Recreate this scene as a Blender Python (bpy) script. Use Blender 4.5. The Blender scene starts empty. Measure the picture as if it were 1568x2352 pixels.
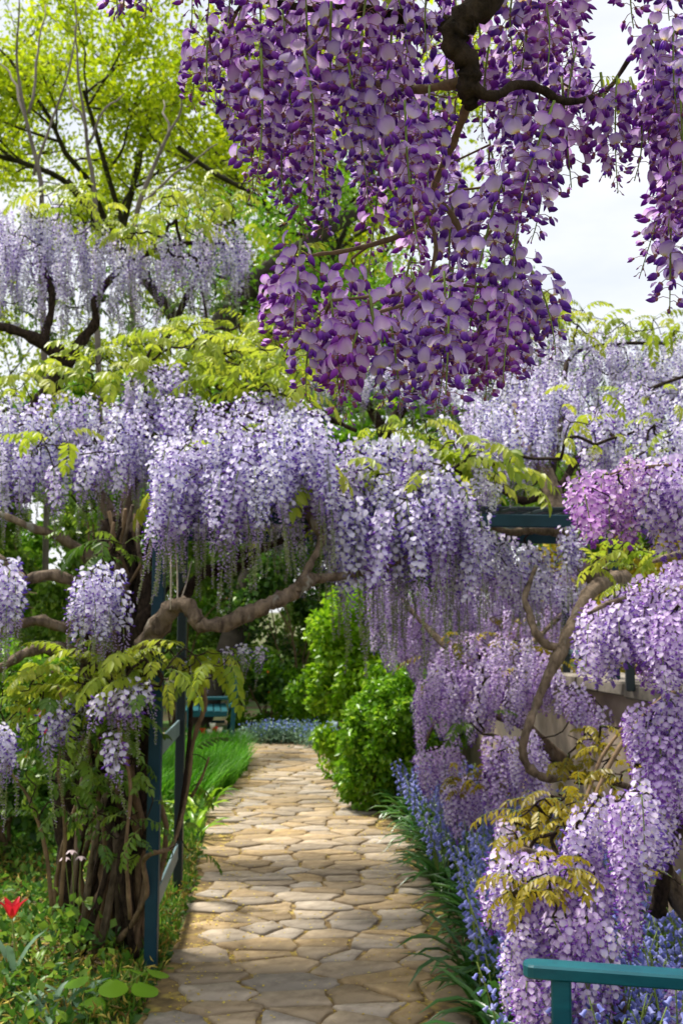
import bpy, math, random
import numpy as np
from mathutils import Vector, Matrix, Quaternion
R = math.radians
random.seed(7); rng = np.random.default_rng(7)
scene = bpy.context.scene
COL = scene.collection
# ------------------------------------------------------------------ camera, world, sun, exposure
F = 2613.0; CAMH = 1.6; PITCH = math.atan(224.0 / F)      # image measured on a 1568 x 2352 copy of the photograph
cam_d = bpy.data.cameras.new('camera'); cam = bpy.data.objects.new('camera', cam_d); COL.objects.link(cam)
cam.location = (0, 0, CAMH); cam.rotation_euler = (math.pi / 2 + PITCH, 0, 0)
cam_d.sensor_fit = 'VERTICAL'; cam_d.sensor_height = 36; cam_d.lens = F / 2352 * 36
cam_d.clip_end = 2000; cam_d.clip_start = 0.05
cam_d.dof.use_dof = True; cam_d.dof.focus_distance = 1.72; cam_d.dof.aperture_fstop = 12.0
scene.camera = cam
SUN_DIR = Vector((-0.38, 0.30, 0.95)).normalized()            # towards the sun: high, behind and left of the arch
world = bpy.data.worlds.new('World'); scene.world = world; world.use_nodes = True
wn = world.node_tree.nodes; wl = world.node_tree.links; wn.clear()
w_out = wn.new('ShaderNodeOutputWorld'); w_bg = wn.new('ShaderNodeBackground'); w_sky = wn.new('ShaderNodeTexSky')
w_sky.sky_type = 'NISHITA'; w_sky.sun_disc = False
w_sky.sun_elevation = math.asin(SUN_DIR.z); w_sky.sun_rotation = math.atan2(SUN_DIR.x, SUN_DIR.y)
w_tc = wn.new('ShaderNodeTexCoord'); w_map = wn.new('ShaderNodeMapping'); w_map.inputs['Scale'].default_value = (1.6, 1.6, 4.5)
w_no = wn.new('ShaderNodeTexNoise'); w_no.inputs['Scale'].default_value = 1.7; w_no.inputs['Detail'].default_value = 7; w_no.inputs['Roughness'].default_value = .55
w_cr = wn.new('ShaderNodeValToRGB'); w_cr.color_ramp.elements[0].position = .30; w_cr.color_ramp.elements[0].color = (.62, .62, .62, 1)
w_cr.color_ramp.elements[1].position = .62; w_cr.color_ramp.elements[1].color = (1, 1, 1, 1)
w_mix = wn.new('ShaderNodeMixRGB'); w_mix.inputs['Color2'].default_value = (7.6, 7.75, 8.05, 1)   # thin bright cloud
wl.new(w_tc.outputs['Generated'], w_map.inputs['Vector']); wl.new(w_map.outputs['Vector'], w_no.inputs['Vector'])
wl.new(w_no.outputs['Fac'], w_cr.inputs['Fac']); wl.new(w_cr.outputs['Color'], w_mix.inputs['Fac'])
wl.new(w_sky.outputs['Color'], w_mix.inputs['Color1']); wl.new(w_mix.outputs['Color'], w_bg.inputs['Color'])
w_bg.inputs['Strength'].default_value = 0.1
wl.new(w_bg.outputs['Background'], w_out.inputs['Surface'])
sun_d = bpy.data.lights.new('sun', 'SUN'); sun = bpy.data.objects.new('sun', sun_d); COL.objects.link(sun)
sun_d.energy = 5.0; sun_d.angle = R(7); sun_d.color = (1.0, .95, .86)
sun.rotation_euler = SUN_DIR.to_track_quat('Z', 'Y').to_euler()
vs = scene.view_settings
vs.view_transform = 'Standard'; vs.look = 'None'; vs.gamma = 1; vs.use_curve_mapping = False; vs.exposure = 0.5
scene.cycles.max_bounces = 8; scene.cycles.diffuse_bounces = 4; scene.cycles.transmission_bounces = 6
scene.cycles.glossy_bounces = 2; scene.cycles.caustics_reflective = False; scene.cycles.caustics_refractive = False

FWD = np.array((0, math.cos(PITCH), math.sin(PITCH))); UPV = np.array((0, -math.sin(PITCH), math.cos(PITCH)))
def ray(x, y): return FWD + np.array(((x - 784) / F, 0, 0)) + UPV * ((1176 - y) / F)
def P(x, y, Y):                      # point on the ray through a pixel at ground distance Y
    d = ray(x, y); return np.array((0, 0, CAMH)) + d * (Y / d[1])
def G(x, y):                         # point where that ray meets the ground
    d = ray(x, y); return np.array((0, 0, CAMH)) + d * (-CAMH / d[2])
def to_px(p):
    q = np.asarray(p, float) - np.array((0, 0, CAMH)); dep = q @ FWD
    return 784 + F * q[0] / dep, 1176 - F * (q @ UPV) / dep

# ------------------------------------------------------------------ materials
MATS = {}
def new_mat(name):
    m = bpy.data.materials.new(name); m.use_nodes = True; m.node_tree.nodes.clear(); MATS[name] = m
    return m, m.node_tree.nodes, m.node_tree.links
def node_attr(n, name):
    a = n.new('ShaderNodeAttribute'); a.attribute_name = name; return a
def math_node(n, l, op, a, b=None):
    m = n.new('ShaderNodeMath'); m.operation = op
    for k, v in enumerate((a, b)):
        if v is None: continue
        if isinstance(v, (int, float)): m.inputs[k].default_value = v
        else: l.new(v, m.inputs[k])
    return m.outputs[0]
def ramp(n, l, fac, stops):
    r = n.new('ShaderNodeValToRGB'); e = r.color_ramp.elements
    while len(e) < len(stops): e.new(.5)
    for k, (p, c) in enumerate(stops): e[k].position = p; e[k].color = (*c, 1)
    l.new(fac, r.inputs['Fac']); return r.outputs['Color']
def thin(name, stops, transl=.4, tcol=None, rough=.55, spec=.3, ow=.35, tmul=1.0, key='a', hue=0):
    """thin translucent leaf or petal; colour runs along a per-piece value plus a per-object value"""
    m, n, l = new_mat(name)
    a = node_attr(n, key); oi = n.new('ShaderNodeObjectInfo')
    off = math_node(n, l, 'MULTIPLY', math_node(n, l, 'SUBTRACT', oi.outputs['Random'], .5), ow)
    f = math_node(n, l, 'ADD', a.outputs['Fac'], off)
    c = ramp(n, l, f, stops)
    if hue:
        h = n.new('ShaderNodeHueSaturation'); l.new(c, h.inputs['Color'])
        l.new(math_node(n, l, 'ADD', math_node(n, l, 'MULTIPLY', math_node(n, l, 'SUBTRACT', oi.outputs['Random'], .5), hue), .5), h.inputs['Hue'])
        l.new(math_node(n, l, 'ADD', math_node(n, l, 'MULTIPLY', node_attr(n, 'r').outputs['Fac'], .35), .82), h.inputs['Value'])
        c = h.outputs['Color']
    p = n.new('ShaderNodeBsdfPrincipled'); l.new(c, p.inputs['Base Color'])
    p.inputs['Roughness'].default_value = rough; p.inputs['Specular IOR Level'].default_value = spec
    t = n.new('ShaderNodeBsdfTranslucent')
    if tcol is not None:
        mx = n.new('ShaderNodeMixRGB'); mx.blend_type = 'MULTIPLY'; mx.inputs['Fac'].default_value = 1
        l.new(c, mx.inputs['Color1']); mx.inputs['Color2'].default_value = (*tcol, 1); l.new(mx.outputs['Color'], t.inputs['Color'])
    else: l.new(c, t.inputs['Color'])
    s = n.new('ShaderNodeMixShader'); s.inputs['Fac'].default_value = transl
    l.new(p.outputs[0], s.inputs[1]); l.new(t.outputs[0], s.inputs[2])
    o = n.new('ShaderNodeOutputMaterial'); l.new(s.outputs[0], o.inputs['Surface'])
    return m
def solid(name, c1, c2, scale=8, rough=.7, bump=.3, detail=6, spec=.3, objvar=0, stretch=None, bdist=.01, coord='Object', metallic=0, patches=None):
    m, n, l = new_mat(name)
    tc = n.new('ShaderNodeTexCoord'); mp = n.new('ShaderNodeMapping'); l.new(tc.outputs[coord], mp.inputs['Vector'])
    if stretch: mp.inputs['Scale'].default_value = stretch
    no = n.new('ShaderNodeTexNoise'); no.inputs['Scale'].default_value = scale; no.inputs['Detail'].default_value = detail; no.inputs['Roughness'].default_value = .62
    l.new(mp.outputs[0], no.inputs['Vector'])
    c = ramp(n, l, no.outputs['Fac'], [(.32, c1), (.68, c2)])
    if patches:
        n2 = n.new('ShaderNodeTexNoise'); n2.inputs['Scale'].default_value = patches[1]; n2.inputs['Detail'].default_value = 4; l.new(mp.outputs[0], n2.inputs['Vector'])
        fac = ramp(n, l, n2.outputs['Fac'], [(patches[2], (0, 0, 0)), (patches[3], (1, 1, 1))])
        mx = n.new('ShaderNodeMixRGB'); l.new(fac, mx.inputs['Fac']); l.new(c, mx.inputs['Color1']); mx.inputs['Color2'].default_value = (*patches[0], 1); c = mx.outputs['Color']
    if objvar:
        oi = n.new('ShaderNodeObjectInfo'); h = n.new('ShaderNodeHueSaturation'); l.new(c, h.inputs['Color'])
        wn2 = n.new('ShaderNodeTexWhiteNoise'); wn2.noise_dimensions = '1D'; l.new(oi.outputs['Random'], wn2.inputs['W'])
        l.new(math_node(n, l, 'ADD', math_node(n, l, 'MULTIPLY', oi.outputs['Random'], objvar), 1 - objvar / 2), h.inputs['Value'])
        l.new(math_node(n, l, 'ADD', math_node(n, l, 'MULTIPLY', wn2.outputs['Value'], .6), .56), h.inputs['Saturation']); c = h.outputs['Color']
    p = n.new('ShaderNodeBsdfPrincipled'); l.new(c, p.inputs['Base Color']); p.inputs['Roughness'].default_value = rough
    p.inputs['Specular IOR Level'].default_value = spec; p.inputs['Metallic'].default_value = metallic
    if bump:
        b = n.new('ShaderNodeBump'); b.inputs['Strength'].default_value = bump; b.inputs['Distance'].default_value = bdist
        l.new(no.outputs['Fac'], b.inputs['Height']); l.new(b.outputs[0], p.inputs['Normal'])
    o = n.new('ShaderNodeOutputMaterial'); l.new(p.outputs[0], o.inputs['Surface']); return m

# petals: 'b' runs from the base of a petal (0) to its rim (1)
thin('banner_near', [(.0, (.80, .66, .10)), (.07, (.86, .82, .45)), (.17, (.80, .64, .86)), (.55, (.70, .48, .86)), (1, (.44, .18, .76))], .58, key='b', ow=.16, hue=.06)
thin('wing_near', [(0, (.50, .19, .70)), (.5, (.29, .045, .55)), (1, (.17, .02, .42))], .48, key='b', ow=.25, hue=.06)
thin('bud_near', [(0, (.22, .06, .20)), (.4, (.26, .05, .44)), (1, (.17, .025, .40))], .22, key='b', ow=.2)
solid('pedicel', (.26, .08, .12), (.34, .14, .14), 30, .6, 0)
solid('rachis', (.14, .22, .04), (.24, .31, .06), 30, .6, 0)
thin('banner_long', [(0, (.84, .80, .45)), (.16, (.90, .88, .94)), (.6, (.84, .80, .96)), (1, (.66, .59, .90))], .45, key='b', ow=.35, hue=.04)
thin('wing_long', [(0, (.46, .32, .82)), (.5, (.26, .11, .64)), (1, (.16, .045, .54))], .4, key='b', ow=.3, hue=.05)
thin('bud_long', [(0, (.62, .52, .74)), (1, (.48, .32, .70))], .4, key='b', ow=.3)
thin('tail_bud', [(0, (.22, .26, .10)), (1, (.42, .42, .28))], .3, ow=.3)
thin('banner_wall', [(0, (.86, .80, .52)), (.2, (.86, .78, .90)), (.6, (.79, .66, .90)), (1, (.60, .43, .82))], .42, key='b', ow=.4, hue=.04)
thin('wing_wall', [(0, (.54, .36, .78)), (.5, (.36, .15, .66)), (1, (.24, .065, .57))], .4, key='b', ow=.3, hue=.05)
thin('banner_pink', [(0, (.86, .78, .55)), (.2, (.84, .68, .84)), (.6, (.72, .46, .80)), (1, (.56, .28, .72))], .42, key='b', ow=.6, hue=.04)
thin('wing_pink', [(0, (.56, .28, .72)), (.5, (.42, .12, .62)), (1, (.30, .05, .48))], .4, key='b', ow=.3, hue=.04)
# leaves: 'a' random per leaf
thin('leaf_young', [(0, (.20, .30, .02)), (.5, (.36, .44, .03)), (1, (.50, .52, .06))], .55, ow=.5, spec=.4, rough=.42)
thin('leaf_mid', [(0, (.06, .14, .012)), (.5, (.13, .24, .02)), (1, (.24, .34, .035))], .45, ow=.5, spec=.45, rough=.4)
thin('leaf_bronze', [(0, (.22, .17, .01)), (.5, (.36, .29, .015)), (1, (.50, .40, .03))], .45, ow=.5, spec=.4, rough=.42)
thin('leaf_tree', [(0, (.18, .29, .006)), (.5, (.39, .50, .010)), (1, (.58, .62, .02))], .62, ow=.1)
thin('leaf_ivy', [(0, (.07, .20, .008)), (.5, (.17, .38, .012)), (1, (.34, .53, .03))], .42, ow=.1, spec=.5, rough=.35)
thin('leaf_hedge', [(0, (.11, .27, .008)), (.5, (.25, .47, .012)), (1, (.44, .62, .03))], .45, ow=.1, spec=.5, rough=.35)
thin('leaf_dark', [(0, (.022, .07, .010)), (.5, (.065, .17, .018)), (1, (.20, .34, .03))], .33, ow=.2, spec=.5, rough=.35)
thin('leaf_bed', [(0, (.03, .10, .015)), (.5, (.09, .22, .02)), (1, (.28, .42, .04))], .4, ow=.3, spec=.4, rough=.42)
thin('leaf_lime', [(0, (.18, .40, .02)), (1, (.28, .52, .03))], .5, ow=.3, spec=.35, rough=.45)
thin('leaf_glaucous', [(0, (.10, .20, .12)), (1, (.20, .32, .20))], .3, ow=.3, spec=.4, rough=.5)
thin('leaf_strap', [(0, (.018, .085, .012)), (.5, (.035, .13, .018)), (1, (.08, .21, .03))], .3, ow=.3, spec=.6, rough=.3)
thin('grass', [(0, (.05, .20, .008)), (.5, (.10, .34, .012)), (1, (.20, .46, .03))], .42, ow=.2)
thin('bluebell', [(0, (.22, .24, .66)), (.5, (.30, .33, .78)), (1, (.46, .48, .86))], .4, ow=.4)
thin('blue_small', [(0, (.14, .20, .62)), (1, (.28, .38, .78))], .3, ow=.3)
thin('tulip_red', [(0, (.75, .45, .06)), (.22, (.72, .03, .05)), (1, (.62, .012, .03))], .35, key='b', ow=.05, spec=.4, rough=.35)
thin('tulip_white', [(0, (.8, .78, .6)), (1, (.85, .84, .78))], .35, key='b', ow=.05)
thin('petal_pale', [(0, (.72, .55, .60)), (1, (.80, .66, .70))], .35, ow=.2)
thin('petal_yellow', [(0, (.50, .33, .02)), (.5, (.66, .50, .04)), (1, (.72, .60, .12))], .2, ow=0)
thin('orange_bloom', [(0, (.7, .16, .01)), (1, (.75, .3, .02))], .2, ow=0)
thin('litter', [(0, (.16, .10, .03)), (.5, (.40, .29, .05)), (1, (.56, .46, .09))], .15, ow=0)
solid('bark', (.045, .030, .019), (.25, .185, .125), 9, .9, 1.0, stretch=(3, 3, 1), bdist=.02, patches=((.24, .23, .19), 5, .60, .72))
solid('bark_dark', (.009, .006, .005), (.060, .040, .027), 26, .95, 1.0, stretch=(2, 2, 1), bdist=.014, spec=.15)
solid('bark_twig', (.10, .065, .035), (.26, .17, .095), 14, .85, .6, stretch=(3, 3, 1), bdist=.006)
solid('bark_tree', (.022, .018, .013), (.075, .06, .045), 5, .95, .8, bdist=.03)
solid('bark_pale', (.11, .09, .075), (.21, .175, .15), 5, .9, .6, bdist=.01)
solid('paint_dark', (.002, .028, .046), (.005, .042, .065), 6, .5, .12, spec=.3, bdist=.002)
solid('paint_black', (.006, .016, .020), (.012, .028, .034), 6, .45, .12, spec=.5, bdist=.002)
solid('paint_sky_reflect', (.10, .17, .19), (.17, .25, .27), 5, .45, .12, spec=.5, bdist=.002)  # sky reflection on the flat rails put into a paler base colour
solid('paint_teal', (.0, .062, .085), (.003, .10, .122), 7, .45, .25, spec=.35, stretch=(1, 1, 5), bdist=.002, patches=((.0, .05, .075), 26, .62, .80))
solid('stone', (.23, .167, .098), (.49, .37, .225), 9, .9, .8, objvar=.42, bdist=.01, spec=.12, patches=((.31, .24, .155), 3.2, .44, .66))
solid('path_bed', (.12, .083, .04), (.28, .19, .08), 18, .95, .6, bdist=.01, patches=((.45, .34, .08), 10, .52, .70))
solid('soil', (.05, .036, .020), (.14, .10, .05), 10, .95, .7, bdist=.02, patches=((.06, .13, .02), 2.2, .45, .60))
solid('wall_render', (.26, .20, .155), (.46, .37, .29), 3.5, .92, .7, bdist=.012, patches=((.15, .135, .11), 2.0, .50, .70))
solid('coping', (.13, .115, .095), (.33, .29, .24), 6, .9, .7, bdist=.01)
solid('pale_rock', (.30, .42, .48), (.52, .62, .66), 12, .8, .6, bdist=.01)
solid('bee_fur', (.16, .08, .02), (.30, .17, .05), 900, .8, .3, bdist=.0005)
solid('bee_dark', (.015, .009, .006), (.05, .03, .015), 600, .4, .2, bdist=.0005)
thin('bee_wing', [(0, (.5, .45, .4)), (1, (.6, .55, .5))], .7)
solid('twine', (.30, .25, .18), (.45, .39, .30), 60, .9, .3, bdist=.002)

# ------------------------------------------------------------------ geometry collector
class Geo:
    def __init__(s): s.v = []; s.nv = 0; s.f = []; s.a = []; s.b = []; s.mats = []; s.smooth = True
    def mat(s, name):
        if name not in s.mats: s.mats.append(name)
        return s.mats.index(name)
    def add(s, v, faces, mat, a=0.5, b=0.5):
        """v (n,3); faces (m,k) index array or list of those"""
        v = np.asarray(v, float).reshape(-1, 3); n = len(v)
        s.v.append(v); s.a.append(np.broadcast_to(np.asarray(a, float), (n,)).copy()); s.b.append(np.broadcast_to(np.asarray(b, float), (n,)).copy())
        mi = s.mat(mat)
        if isinstance(faces, np.ndarray): faces = [faces]
        for f in faces:
            f = np.asarray(f, int)
            if f.ndim == 1: f = f[None]
            s.f.append((f + s.nv, mi))
        s.nv += n
    def stamp(s, g, M3, t, a=None):
        """add another Geo, transformed"""
        V = np.concatenate(g.v) @ np.asarray(M3).T + t
        base = s.nv; s.v.append(V); s.a.append(np.concatenate(g.a) if a is None else np.full(len(V), a)); s.b.append(np.concatenate(g.b))
        for f, mi in g.f: s.f.append((f + base, s.mat(g.mats[mi])))
        s.nv += len(V)
    def mesh(s, name):
        me = bpy.data.meshes.new(name)
        V = np.concatenate(s.v) if s.v else np.zeros((0, 3)); me.vertices.add(len(V)); me.vertices.foreach_set('co', V.astype(np.float32).ravel())
        nl = sum(f.size for f, _ in s.f); npoly = sum(len(f) for f, _ in s.f)
        me.loops.add(nl); me.polygons.add(npoly)
        me.loops.foreach_set('vertex_index', np.concatenate([f.ravel() for f, _ in s.f]).astype(np.int32))
        sz = np.concatenate([np.full(len(f), f.shape[1]) for f, _ in s.f]); st = np.concatenate(([0], np.cumsum(sz)[:-1]))
        me.polygons.foreach_set('loop_start', st.astype(np.int32))
        me.polygons.foreach_set('material_index', np.concatenate([np.full(len(f), mi) for f, mi in s.f]).astype(np.int32))
        me.polygons.foreach_set('use_smooth', np.full(npoly, s.smooth))
        A = np.concatenate(s.a).astype(np.float32)
        for nm, d in (('a', A), ('b', np.concatenate(s.b).astype(np.float32)), ('r', A)):
            at = me.attributes.new(nm, 'FLOAT', 'POINT'); at.data.foreach_set('value', d)
        for m in s.mats: me.materials.append(MATS[m])
        me.update(calc_edges=True)
        return me
def obj(name, data, parent=None, loc=None, rot=None, scale=None):
    if isinstance(data, Geo): data = data.mesh(name)
    o = bpy.data.objects.new(name, data); COL.objects.link(o)
    if parent is not None: o.parent = parent
    if loc is not None: o.location = loc
    if rot is not None:
        if isinstance(rot, Quaternion): o.rotation_mode = 'QUATERNION'; o.rotation_quaternion = rot
        else: o.rotation_euler = rot
    if scale is not None: o.scale = scale
    return o
def tag(o, label, cat, group=None):
    o['label'] = label; o['category'] = cat
    if group: o['group'] = group
    return o
def thing(name, label, cat, loc=(0, 0, 0), rotz=0, group=None):
    o = obj(name, None, None, loc, (0, 0, rotz)); return tag(o, label, cat, group)
def structure(o): o['kind'] = 'structure'; return o
def stuff(o): o['kind'] = 'stuff'; return o

def rotz3(a): c, s = math.cos(a), math.sin(a); return np.array(((c, -s, 0), (s, c, 0), (0, 0, 1)))
def roty3(a): c, s = math.cos(a), math.sin(a); return np.array(((c, 0, s), (0, 1, 0), (-s, 0, c)))
def rotx3(a): c, s = math.cos(a), math.sin(a); return np.array(((1, 0, 0), (0, c, -s), (0, s, c)))
def catmull(pts, k=5):
    p = np.asarray(pts, float); p = np.vstack((2 * p[0] - p[1], p, 2 * p[-1] - p[-2])); out = []
    for i in range(1, len(p) - 2):
        for t in np.arange(k) / k:
            out.append(.5 * ((2 * p[i]) + (-p[i - 1] + p[i + 1]) * t + (2 * p[i - 1] - 5 * p[i] + 4 * p[i + 1] - p[i + 2]) * t * t + (-p[i - 1] + 3 * p[i] - 3 * p[i + 1] + p[i + 2]) * t ** 3))
    out.append(p[-2]); return np.array(out)
def tube(g, pts, rad, mat, sides=6, knob=0.0, cap=True):
    p = np.asarray(pts, float); n = len(p); rad = np.broadcast_to(np.asarray(rad, float), (n,))
    t = np.gradient(p, axis=0); t /= np.linalg.norm(t, axis=1)[:, None] + 1e-12
    ref = np.array((0.31, .87, .38)); u = np.cross(t, ref); bad = np.linalg.norm(u, axis=1) < .15
    u[bad] = np.cross(t[bad], np.array((.9, -.2, .3))); u /= np.linalg.norm(u, axis=1)[:, None]; w = np.cross(t, u)
    ang = np.arange(sides) * 2 * math.pi / sides
    rr = rad[:, None] * (1 + (knob * rng.normal(size=(n, sides)) if knob else 0))
    V = p[:, None] + rr[..., None] * (np.cos(ang)[None, :, None] * u[:, None] + np.sin(ang)[None, :, None] * w[:, None])
    i = np.arange(n - 1)[:, None] * sides; j = np.arange(sides)[None]; j2 = (j + 1) % sides
    q = np.stack((i + j, i + j2, i + sides + j2, i + sides + j), -1).reshape(-1, 4)
    fs = [q]
    if cap: fs += [np.arange(sides)[::-1][None], (np.arange(sides) + (n - 1) * sides)[None]]
    g.add(V.reshape(-1, 3), fs, mat, a=float(rng.random()), b=.5)
def wob(p, amp, seedless=True):
    """wiggle a smooth curve without moving its ends"""
    n = len(p); t = np.linspace(0, 1, n); o = np.zeros((n, 3))
    for k in range(1, 5): o += np.sin(t[:, None] * math.pi * k * 1.9 + rng.random(3)[None] * 6.28) / k * rng.normal(size=3)[None]
    return p + o * amp * np.sin(t * math.pi)[:, None] ** .6
def chamfer_box(g, c, size, b, mat, M=None):
    hx, hy, hz = (s / 2 for s in size); V = []; idx = {}
    for sx in (-1, 1):
        for sy in (-1, 1):
            for sz in (-1, 1):
                for ax in range(3):
                    p = [sx * (hx - b), sy * (hy - b), sz * (hz - b)]; p[ax] = (sx * hx, sy * hy, sz * hz)[ax]
                    idx[(sx, sy, sz, ax)] = len(V); V.append(p)
    fs = []
    def K(*a): return idx[a]
    for s in (-1, 1):
        fs.append([K(s, -1, -1, 0), K(s, 1, -1, 0), K(s, 1, 1, 0), K(s, -1, 1, 0)][::s])
        fs.append([K(-1, s, -1, 1), K(-1, s, 1, 1), K(1, s, 1, 1), K(1, s, -1, 1)][::s])
        fs.append([K(-1, -1, s, 2), K(1, -1, s, 2), K(1, 1, s, 2), K(-1, 1, s, 2)][::s])
    for s in (-1, 1):
        for q in (-1, 1):
            k = s * q
            fs.append([K(s, q, -1, 0), K(s, q, -1, 1), K(s, q, 1, 1), K(s, q, 1, 0)][::k])
            fs.append([K(s, -1, q, 0), K(s, 1, q, 0), K(s, 1, q, 2), K(s, -1, q, 2)][::k])
            fs.append([K(-1, s, q, 1), K(-1, s, q, 2), K(1, s, q, 2), K(1, s, q, 1)][::k])
    tri = [[K(a, b2, c2, 0), K(a, b2, c2, 1), K(a, b2, c2, 2)][::a * b2 * c2] for a in (-1, 1) for b2 in (-1, 1) for c2 in (-1, 1)]
    V = np.array(V); V = V @ np.asarray(M).T if M is not None else V
    g.add(V + np.asarray(c), [np.array(fs), np.array(tri)], mat)
def flat(g): g.smooth = False; return g
def unit(v): return v / (np.linalg.norm(v, axis=-1, keepdims=True) + 1e-12)
def leaf_mass(g, pts, size, mat, out=None, droop=.3, width=.55, fold=.18, a=None):
    """many single folded leaves; out = outward direction per leaf"""
    n = len(pts); size = np.broadcast_to(np.asarray(size, float), (n,)) * rng.uniform(.7, 1.25, n)
    d = unit(rng.normal(size=(n, 3)) + (0 if out is None else out * 1.3) + np.array((0, 0, -droop)))
    nr = unit(np.cross(d, rng.normal(size=(n, 3))) + (np.array((0, 0, .6)) if out is None else out * .7 + np.array((0, 0, .5))))
    s = unit(np.cross(d, nr)); nr = np.cross(s, d)
    L = size[:, None]; W = L * width / 2
    base = pts; tip = pts + d * L - nr * L * .12; mid = pts + d * L * .48
    le = mid + s * W + nr * L * fold * .5; ri = mid - s * W + nr * L * fold * .5
    V = np.stack((base, ri, tip, le), 1).reshape(-1, 3)
    i = np.arange(n)[:, None] * 4
    av = rng.random(n) if a is None else a
    g.add(V, [np.concatenate((i + np.array([[0, 1, 2]]), i + np.array([[0, 2, 3]])))], mat, a=np.repeat(av, 4))

# ------------------------------------------------------------------ wisteria flowers, racemes and leaves
def patch(fn, nu, nv):
    u = np.linspace(-1, 1, nu + 1); v = np.linspace(0, 1, nv + 1); V = []; B = []
    for vv in v:
        for uu in u: p, b = fn(uu, vv); V.append(p); B.append(b)
    f = [[r * (nu + 1) + c, r * (nu + 1) + c + 1, (r + 1) * (nu + 1) + c + 1, (r + 1) * (nu + 1) + c] for r in range(nv) for c in range(nu)]
    return np.array(V), np.array(f), np.array(B)
def pod(g, ln, wd, th, mat, dirM, t, ns=6, nr=5, curve=.25, a=.5):
    """closed teardrop along +X"""
    V = []; B = []
    for i in range(nr + 1):
        s = i / nr; w = math.sin(math.pi * min(1, s * .93 + .05) ** .75) ** .8
        for k in range(ns):
            an = 2 * math.pi * k / ns
            V.append((ln * s, th / 2 * w * math.cos(an), wd / 2 * w * math.sin(an) + ln * curve * s * s)); B.append(s)
    f = [[i * ns + k, i * ns + (k + 1) % ns, (i + 1) * ns + (k + 1) % ns, (i + 1) * ns + k] for i in range(nr) for k in range(ns)]
    g.add(np.array(V) @ np.asarray(dirM).T + t, [np.array(f), np.array([list(range(ns))[::-1]]), np.array([[nr * ns + k for k in range(ns)]])], mat, a=a, b=np.array(B))
def near_flower(kind, seed):
    """blossom at the end of its stalk: calyx at the origin, outward +X, up +Z"""
    r = random.Random(seed); g = Geo(); av = r.random()
    if kind == 'bud':
        pod(g, .0105, .0052, .0046, 'bud_near', roty3(R(18)), (0, 0, 0), 5, 4, .1, av)
        pod(g, .0045, .0050, .0048, 'pedicel', roty3(R(18)), (-.001, 0, 0), 5, 3, 0, av); return g
    if kind == 'half':
        pod(g, .0165, .0095, .0070, 'wing_near', roty3(R(35)), (0, 0, -.001), 6, 5, .22, av)
        def fn(u, v):
            w = .0052 * math.sin(math.pi * (v * .8 + .1)) ** .7
            return (.001 + .0135 * v - .002 * v * v, u * w, .004 + .004 * v + .0035 * (1 - u * u) * math.sin(math.pi * v)), .25 + .65 * v
        V, f, b = patch(fn, 4, 4); V = V @ roty3(R(30)).T; g.add(V, f, 'banner_near', a=av, b=b)
    else:
        lean = r.uniform(-.75, .25); cup = r.uniform(.05, .55); flare = r.uniform(-.003, .007); ph = r.uniform(-1, 1); skew = r.uniform(-.004, .004); sz = r.uniform(.82, 1.04)
        def fn(u, v):
            w = .0122 * math.sin(math.pi * min(1.0, .10 + v * .86)) ** .52
            z = .0228 * v; x = .001 + .0025 * math.sin(v * 3) - cup * .014 * v * v + flare * (abs(u) ** 1.6) * (1 - .4 * v) - .0012 * math.cos(u * 9 + ph) * v + skew * u * v
            notch = .0016 * max(0, v - .75) * 4 * (1 - abs(u))
            return (x, u * w, z - notch), min(1, .03 + v * .72 + .45 * abs(u) ** 2 * (.3 + v))
        V, f, b = patch(fn, 6, 6); V = V * sz @ roty3(lean).T; g.add(V, f, 'banner_near', a=av, b=b)
        wd = r.uniform(30, 75)
        for s in (-1, 1):
            pod(g, .0172 * sz, .0104, .0048, 'wing_near', rotz3(s * r.uniform(.06, .3)) @ roty3(R(wd)), (.001, s * .0017, -.0005), 6, 5, .25, av)
    pod(g, .0060, .0072, .0066, 'pedicel', roty3(R(20)), (-.0028, 0, 0), 6, 3, 0, av)
    return g
FL = {k: [near_flower(k, i * 7 + len(k)) for i in range(n)] for k, n in (('open', 9), ('half', 4), ('bud', 2))}
FLM = {k: [g.mesh('flower') for g in v] for k, v in FL.items()}
def near_layout(seed, L=.235, nf=46):
    """stalk curve and list of blossoms (kind, variant, matrix, position, stalk root)"""
    r = random.Random(seed); bend = (r.uniform(-.02, .02), r.uniform(-.02, .02))
    def ax(s): return np.array((bend[0] * math.sin(s * 2.4), bend[1] * math.sin(s * 2.0 + .4) - bend[1] * .39, -L * s))
    items = []; openf = r.uniform(.55, .85)
    for i in range(nf):
        s = .07 + .93 * (i / nf) ** 1.02; an = i * 2.39996 + r.uniform(-.35, .35)
        kind = 'open' if s < openf + r.uniform(-.12, .08) else ('half' if s < openf + .17 else 'bud')
        pl = (.030 - .020 * max(0, s - .25)) * r.uniform(.7, 1.25) if kind != 'bud' else (.014 * (1.25 - s) + .004)
        root = ax(s); dr = np.array((math.cos(an), math.sin(an), 0)); up = r.uniform(-.5, .45) if kind != 'bud' else -.5
        pos = root + dr * pl + np.array((0, 0, pl * up * .6 - .004))
        sc = 1.0 if kind == 'open' else (1 - .25 * (s - openf) / .2 if kind == 'half' else max(.5, 1.35 - s * .85))
        sc *= r.uniform(.9, 1.12)
        M = rotz3(an + r.uniform(-.8, .8)) @ rotx3(r.uniform(-.5, .5)) @ roty3(r.uniform(-.5, .55) + (.6 if kind == 'bud' else 0)) * sc
        items.append((kind, r.randrange(len(FL[kind])), M, pos, root))
    return np.array([ax(s) for s in np.linspace(-.06, 1.0, 9)]), items
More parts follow.
